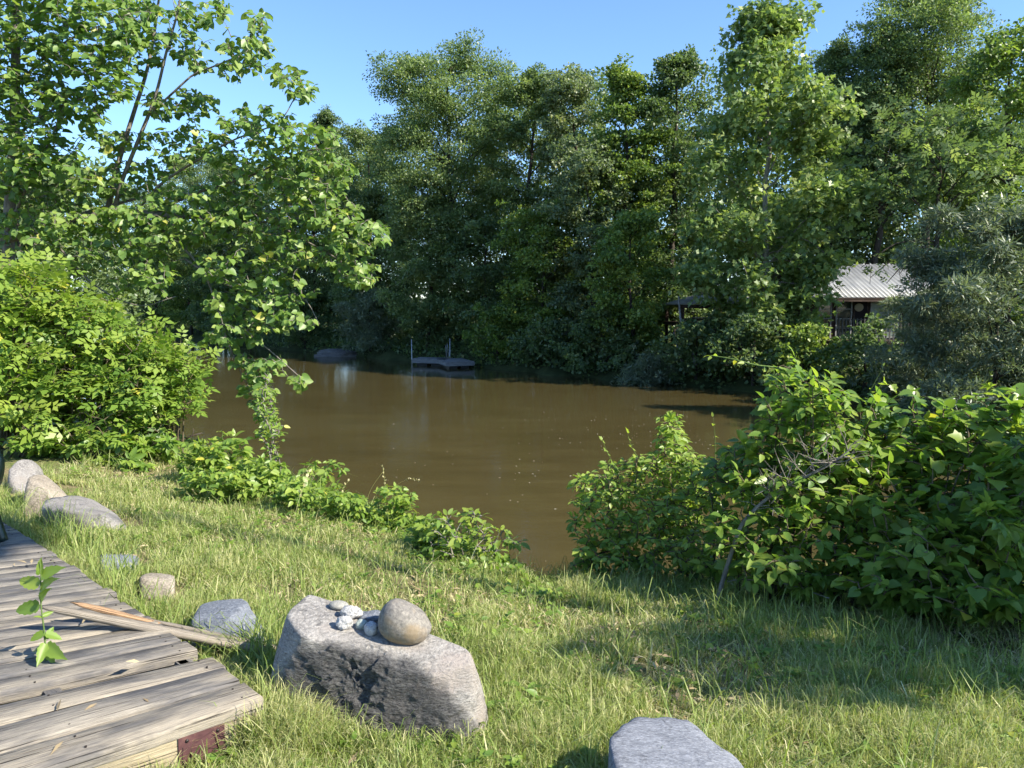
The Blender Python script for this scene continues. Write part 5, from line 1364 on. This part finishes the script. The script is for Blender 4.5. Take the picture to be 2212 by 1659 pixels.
# second small stem next to it (low branch along the ground)
g = Geo(); P3 = resample([gp(1530, 1262), at_y(1600, 1252, 4.95), at_y(1700, 1262, 4.8), at_y(1790, 1292, 4.55)], .05); tube(g, P3, np.linspace(.006, .003, len(P3)), 5)
tag(g.build('fallen_twig', M['bark_pale'], smooth=True, origin=P3[0]), 'thin pale fallen twig lying along the foot of the thicket', 'twig')

# ================================================================== SAPLING growing through the deck gap
q = at_z(100, 1432, DECK_Z - .03); yq = q[1]
sp = thing('deck_weed', q, 'green weed sapling growing up through the missing board of the deck', 'plant')
r = np.random.default_rng(4)
P3 = resample([q - np.array([0, 0, .2]), q, at_y(96, 1370, yq), at_y(88, 1300, yq), at_y(88, 1240, yq), at_y(86, 1213, yq)], .02)
g = Geo(); tube(g, P3, np.linspace(.005, .002, len(P3)), 6); g.build('stem', M['stem_green'], sp, smooth=True)
leaf_list = [  # base dx,dy -> tip dx,dy, size factor, depth change
 (88, 1240, 86, 1203, 1.0, 0), (90, 1245, 137, 1222, 1.05, -.02), (88, 1275, 118, 1245, 1.2, -.05), (86, 1262, 30, 1252, 1.0, .02), (86, 1240, 75, 1232, .6, -.03), (88, 1300, 100, 1270, .8, -.06), (86, 1308, 22, 1322, 1.15, .0),
 (92, 1330, 118, 1320, .7, .03), (92, 1335, 72, 1330, .5, -.03), (95, 1365, 60, 1388, 1.1, -.02), (98, 1380, 118, 1350, .9, .05), (100, 1395, 140, 1425, 1.4, -.06), (99, 1390, 80, 1440, 1.5, -.08), (100, 1400, 118, 1438, 1.3, -.03), (98, 1370, 140, 1380, .9, .04), (96, 1400, 66, 1402, .8, .05)]
g = Geo()
for a, b, c, d, f, dd_ in leaf_list:
    A_ = at_y(a, b, yq); B_ = at_y(c, d, yq + dd_); v = B_ - A_; Ln = np.linalg.norm(v)
    scatter(g, T['toothed'], A_[None], v[None], (np.array([.15, -.75, .6]) + r.normal(0, .25, 3))[None], Ln * .95, np.array([.55 + r.normal(0, .12)]))
g.build('leaves', M['leaf_elder'], sp)

# ================================================================== GRASS
def blades(geo, x, y, h, wdt, lean, r, tint, z=None, curl=.5):
    n = len(x)
    z = ground(x, y) - .01 if z is None else z
    az = r.uniform(0, 6.283, n); d = np.stack([np.cos(az), np.sin(az), np.zeros(n)], 1)
    fa = r.uniform(0, 6.283, n); sd = np.stack([np.cos(fa), np.sin(fa), np.zeros(n)], 1)
    b = np.stack([x, y, z], 1)
    out = (h * lean)[:, None] * d
    m1 = b + out * .22 + np.array([0, 0, 1]) * (h * .48)[:, None]
    m2 = b + out * .62 + np.array([0, 0, 1]) * (h * (.86 - .12 * lean))[:, None]
    tp = b + out * 1.1 + np.array([0, 0, 1]) * (h * (1.08 - curl * lean))[:, None]
    w0 = (wdt * .5)[:, None] * sd
    V = np.stack([b - w0, b + w0, m1 - w0 * .95, m1 + w0 * .95, m2 - w0 * .6, m2 + w0 * .6, tp], 1).reshape(-1, 3)
    o = (np.arange(n) * 7)[:, None]
    geo.add(V, [np.concatenate([np.array([[0, 1, 3, 2]]) + o, np.array([[2, 3, 5, 4]]) + o]), np.array([[4, 5, 6]]) + o], np.repeat(np.clip(tint, 0, 1), 7))

EC = edge_at(0); FD = board_dir(0)
def in_deck(x, y, pad=0.0):
    """inside the planked area"""
    e = np.interp(y, EDGE[:, 1], EDGE[:, 0]) ; inside_side = (x < e + pad) & (y > EC[1] - pad)
    fnrm = fn; q = (x - EC[0]) * fnrm[0] + (y - EC[1]) * fnrm[1]
    front = (q < pad) & (x < EC[0]) & (y <= EC[1])
    return inside_side | front
def in_rocks(x, y):
    res = np.zeros(len(x), bool)
    for cx_, cy_, rx_, ry_, ro in ((-.56, 3.13, .46, .27, -.25), (.60, 2.35, .24, .34, 0), (-4.5, 7.2, .38, .34, 0), (-3.95, 6.45, .34, .28, 0), (-3.3, 5.95, .34, .34, 0), (-2.11, 4.42, .16, .26, 0), (-2.6, 5.0, .2, .22, 0), (-1.5, 3.8, .19, .16, 0)):
        c_, s_ = math.cos(ro), math.sin(ro); X_ = (x - cx_) * c_ + (y - cy_) * s_; Y_ = -(x - cx_) * s_ + (y - cy_) * c_
        res |= (X_ / rx_) ** 2 + (Y_ / ry_) ** 2 < .9
    return res
def visible(x, y, pad=.12):
    return (np.abs(x / np.maximum(y, .3)) < .6744 + pad) & (y > 1.7)

r = np.random.default_rng(33)
n = 1800000
# more blades per square metre close to the camera
Yr = 1.75 + (13.5 - 1.75) * r.uniform(0, 1, n) ** 1.5
Xr = r.uniform(-.80, 1.12, n) * (Yr + .2)
s = near_s(Xr, Yr)
patch = fbm2(Xr, Yr, 1.1, 3, 50); fine = fbm2(Xr, Yr, 4.5, 3, 51)
dens = np.clip(.52 + .75 * patch + 1.1 * fine, .04, 1)
keepp = (s < 4.75 + .3 * patch) & ~in_deck(Xr, Yr, .0) & ~in_rocks(Xr, Yr) & (r.uniform(size=n) < dens * np.interp(s, [3.8, 4.7], [1, .5]))
keepp &= r.uniform(size=n) < np.interp(Yr, [1.8, 4, 8, 13], [.8, .7, .5, .36])
Xr, Yr, patch, fine, s = Xr[keepp], Yr[keepp], patch[keepp], fine[keepp], s[keepp]
k = len(Xr); print('grass blades', k)
edge_d = np.clip((np.interp(Yr, EDGE[:, 1], EDGE[:, 0]) + .35 - Xr) * 2.5, 0, 1) * (Yr > 2.7)
h = (.055 + .05 * np.clip(patch + fine + .25, 0, 1.2) + r.gamma(2, .012, k)) * (1 + .9 * edge_d) * np.interp(s, [3.4, 4.2], [1, 1.35])
straw = r.uniform(size=k) < np.clip(.34 - .75 * patch - .4 * fine + .12 * np.clip(Xr, 0, 1.5), .08, .85)
tint = np.where(straw, r.uniform(.72, 1, k), np.clip(.44 + .28 * fine + .15 * patch + r.normal(0, .15, k), .02, .70))
lean = np.abs(r.normal(.45, .28, k)) + np.where(straw, .45, 0)
h = np.where(straw, h * .75, h)
g = Geo(); blades(g, Xr, Yr, h, r.uniform(.0022, .0048, k) * np.interp(Yr, [2, 6, 13], [1, 1.5, 2.4]), lean, r, tint)
tag(g.build('lawn_grass', M['grass']), 'short yellow-green sunlit lawn grass with dry straw patches', 'grass', kind='stuff')

# longer tufts beside deck, boulders and along the bank
g = Geo(); TX = []; TY = []; TH = []
def tuft(cx_, cy_, n_, rad_, h_):
    a = r.uniform(0, 6.28, n_); q = rad_ * np.sqrt(r.uniform(0, 1, n_))
    TX.append(cx_ + q * np.cos(a)); TY.append(cy_ + q * np.sin(a)); TH.append(h_ * r.uniform(.5, 1.15, n_))
for sq in np.arange(.15, 4.6, .11):
    e = edge_at(sq); nrm_ = np.array([.69, .72]); o_ = r.uniform(.06, .38)
    tuft(e[0] + nrm_[0] * o_, e[1] + nrm_[1] * o_, int(r.integers(16, 52)), .12, r.uniform(.18, .42) if sq > .5 else r.uniform(.18, .34))
for dx, dy, n_, h_ in ((572, 1450, 70, .34), (592, 1505, 60, .30), (575, 1545, 50, .28), (600, 1440, 50, .34), (585, 1400, 40, .30), (590, 1560, 40, .22), (560, 1490, 50, .26), (545, 1430, 60, .28), (520, 1620, 36, .18), (700, 1600, 30, .17), (760, 1610, 34, .18), (850, 1615, 34, .18), (940, 1615, 40, .18), (1010, 1630, 30, .16), (1070, 1560, 36, .2), (1080, 1480, 26, .2), (1220, 1620, 40, .2), (1290, 1600, 30, .18),
                      (1640, 1600, 24, .2), (1750, 1560, 24, .18), (1480, 1380, 30, .18), (1560, 1330, 60, .2), (1850, 1470, 30, .2), (2000, 1480, 40, .2), (2080, 1500, 40, .22), (630, 1340, 24, .25), (600, 1390, 40, .3), (1160, 1450, 30, .16), (1350, 1420, 24, .16), (430, 1650, 30, .2)):
    q = gp(dx, dy); tuft(q[0], q[1], n_, .11, h_)
for dx, dy, n_, h_, rr_ in ((650, 1105, 26, .52, .10), (690, 1110, 18, .45, .10), (630, 1080, 16, .40, .1), (400, 1005, 30, .42, .18), (420, 1020, 26, .38, .15), (520, 1075, 20, .36, .2), (790, 1130, 14, .34, .12), (140, 985, 30, .4, .25), (60, 1000, 30, .35, .25), (240, 1010, 30, .34, .25),
                      (1215, 1240, 16, .30, .1), (1500, 1255, 20, .32, .2), (1620, 1300, 24, .34, .25), (1380, 1245, 20, .28, .2), (1900, 1330, 24, .3, .3), (2080, 1370, 24, .3, .3), (150, 1160, 26, .36, .12)):
    q = gp(dx, dy); tuft(q[0], q[1], n_, rr_, h_)
for _ in range(230):
    x_ = r.uniform(-5.2, 3.2); s_ = r.uniform(3.7, 4.5); y_ = (s_ - .7413 * x_) / .6712
    tuft(x_, y_, int(r.integers(12, 30)), .16, r.uniform(.14, .30))
for _ in range(150):
    Y_ = 1.9 + 7 * r.uniform() ** 1.4; x_ = r.uniform(-.62, .7) * Y_
    if near_s(x_, Y_) < 4: tuft(x_, Y_, int(r.integers(5, 16)), .07, r.uniform(.12, .22))
for _ in range(950):                                   # single long wisps standing in the lawn
    Y_ = 1.9 + 7.5 * r.uniform() ** 1.3; x_ = r.uniform(-.66, .8) * Y_
    if near_s(x_, Y_) < 4.2: tuft(x_, Y_, int(r.integers(1, 4)), .03, r.uniform(.16, .34))
TX, TY, TH = np.concatenate(TX), np.concatenate(TY), np.concatenate(TH)
ok = ~in_deck(TX, TY, -.01) & ~in_rocks(TX, TY); TX, TY, TH = TX[ok], TY[ok], TH[ok]; k = len(TX)
blades(g, TX, TY, TH, r.uniform(.004, .0075, k), np.abs(r.normal(.55, .3, k)), r, np.clip(r.normal(.36, .14, k), 0, .75), curl=.65)
tag(g.build('tall_grass', M['grass']), 'longer grass tufts beside the deck, boulders and bank edge', 'grass', kind='stuff')

# unbroken fringe of low leaves and sedge along the top of the bank
n = 15000; Xf = r.uniform(-5.6, .45, n); sf = 4.1 + .28 * r.normal(size=n); Yf = (sf - .7413 * Xf) / .6712
hf = np.clip(.10 + .22 * fbm2(Xf, Yf, 1.6, 3, 71), .02, .34) * r.uniform(.15, 1.1, n); keep_ = fbm2(Xf, Yf, 1.2, 2, 72) > -.28
Xf, Yf, hf = Xf[keep_], Yf[keep_], hf[keep_]; k = len(Xf)
g2 = Geo(); scatter(g2, T['ovate'], np.stack([Xf, Yf, ground(Xf, Yf) + hf], 1), rand_dirs(r, k) * [1, 1, .6] + [0, 0, .1], rand_dirs(r, k) * .5 + [.3, -.2, .8], r.uniform(.03, .085, k), np.minimum(r.normal(.48, .17, k), .9))
tag(g2.build('bank_weeds', M['leaf_elder']), 'low leafy weeds fringing the top of the near bank', 'weeds', kind='stuff')
# coarse flattened blades among the fine ones
n = 9000; Yr = 1.8 + 5.5 * r.uniform(0, 1, n) ** 1.3; Xr = r.uniform(-.72, .75, n) * Yr
ok = (near_s(Xr, Yr) < 4.2) & ~in_deck(Xr, Yr) & ~in_rocks(Xr, Yr); Xr, Yr = Xr[ok], Yr[ok]; k = len(Xr)
g = Geo(); blades(g, Xr, Yr, r.uniform(.07, .19, k), r.uniform(.005, .009, k), np.abs(r.normal(.75, .3, k)), r, np.clip(r.normal(.45, .2, k), .05, 1), curl=.7)
tag(g.build('coarse_grass', M['grass']), 'coarse bent grass blades standing out of the fine lawn', 'grass', kind='stuff')

# small broad-leaved weeds in the lawn
g = Geo(); n = 10000
Yr = 1.8 + 9 * r.uniform(0, 1, n) ** 1.4; Xr = r.uniform(-.75, .75, n) * Yr
cl_ = fbm2(Xr, Yr, 2.2, 3, 61)
ok = (near_s(Xr, Yr) < 4.4) & ~in_deck(Xr, Yr) & ~in_rocks(Xr, Yr) & (cl_ > .02); Xr, Yr = Xr[ok], Yr[ok]; k = len(Xr)
pos = []; dr = []; nm_ = []; sz = []; tt_ = []
for x_, y_, z_ in zip(Xr, Yr, ground(Xr, Yr)):
    m_ = int(r.integers(3, 7)); hh = r.uniform(.015, .09); a0 = r.uniform(0, 6.28)
    for j in range(m_):
        a = a0 + j * 6.28 / m_; dv = np.array([math.cos(a), math.sin(a), r.uniform(.0, .7)])
        pos.append((x_, y_, z_ + hh * r.uniform(.5, 1.1))); dr.append(dv); nm_.append((r.normal(0, .3), r.normal(0, .3), 1)); sz.append(r.uniform(.018, .042) * (1.6 if hh > .075 else 1)); tt_.append(r.normal(.5, .18))
scatter(g, T['ovate'], np.array(pos), np.array(dr), np.array(nm_), np.array(sz), np.array(tt_))
tag(g.build('lawn_weeds', M['leaf_elder']), 'small clover-like weeds scattered through the lawn', 'weeds', kind='stuff')
# dead leaves and straw lying in the lawn
g = Geo(); n = 13000; Yr = 1.8 + 7 * r.uniform(0, 1, n) ** 1.4; Xr = r.uniform(-.7, .7, n) * Yr
ok = (near_s(Xr, Yr) < 4.2) & ~in_deck(Xr, Yr) & ~in_rocks(Xr, Yr) & (fbm2(Xr, Yr, 1.1, 3, 50) + fbm2(Xr, Yr, 4.5, 3, 51) < r.normal(-.05, .2, n)); Xr, Yr = Xr[ok], Yr[ok]; k = len(Xr)
pos = np.stack([Xr, Yr, ground(Xr, Yr) + r.uniform(.008, .05, k)], 1)
ds_ = r.uniform(.1, 3.6, 90); do_ = r.uniform(.05, 2.2, 90)
dk_ = np.array([edge_at(a) + board_dir(a) * b for a, b in zip(ds_, do_)]); dk_[:, 2] = DECK_Z + .004
pos = np.vstack([pos, dk_]); k = len(pos)
scatter(g, T['lance'], pos, rand_dirs(r, k) * [1, 1, .2], np.tile([0, 0, 1.], (k, 1)) + r.normal(0, .3, (k, 3)), r.uniform(.03, .09, k), r.uniform(.2, 1, k))
m, nt, out = nodes_of('dry_straw'); a = N(nt, 'ShaderNodeAttribute', attribute_name='tint')
principled(nt, out, ramp(nt, a.outputs['Fac'], [(0, (.16, .10, .055)), (1, (.46, .38, .22))]), .8, .2); M['straw'] = m
tag(g.build('dry_straw', M['straw']), 'dry straw and dead stems lying among the lawn grass', 'straw', kind='stuff')

# ================================================================== TREE on the near bank to the right (its shade falls on lawn, thicket and deck)
r = np.random.default_rng(55)
tb_ = np.array([8.6, 1.2, gz(8.6, 1.2)])
st = thing('shade_tree', tb_, 'tall tree on the near bank right of the thicket, shading the lawn', 'tree')
tg = Geo(); P3 = resample([tb_ - [0, 0, .2], tb_ + [.1, 0, 3], tb_ + [-.1, .1, 6.5], tb_ + [-.3, 0, 10.4]], .4); tube(tg, P3, np.linspace(.16, .04, len(P3)), 8)
g = Geo()
def lobe(c, rad_, n_):
    dd_ = rand_dirs(r, n_); pos_ = np.array(c) + dd_ * (r.uniform(.1, 1, n_) ** .5)[:, None] * np.array(rad_)
    scatter(g, T['heart'], pos_, unit(dd_ - [0, 0, .5]), unit(dd_ * .4 + [0, 0, .8] + r.normal(0, .3, (n_, 3))), r.uniform(.10, .15, n_), r.normal(.5, .15, n_))
    tube(tg, resample([P3[np.argmin(np.abs(P3[:, 2] - c[2] + .5))], np.array(c)], .3), .02, 5)
def above(x, y, z, dist):
    return (x + dist * math.sin(SUN_AZ), y + dist * math.cos(SUN_AZ), z + dist * math.tan(SUN_EL))
SHADE_LOBES = [(above(1.15, 3.75, -.1, 7.2), (.8, .42, .45), 210), (above(1.9, 3.95, -.1, 7.0), (1.0, .5, .55), 380), (above(2.7, 3.85, -.1, 6.8), (.95, .48, .5), 300), (above(2.8, 4.5, .2, 7), (.9, .5, .5), 1100),
               (above(3.2, 4.5, .4, 6.6), (.8, .5, .55), 1000), (above(-4.2, 5.0, .25, 12.4), (1.0, .75, .55), 1200)]
for c_, r_, n_ in SHADE_LOBES: lobe(c_, r_, n_)
tg.build('trunk', M['bark_dark'], st, smooth=True); g.build('crown', M['leaf_linden'], st)
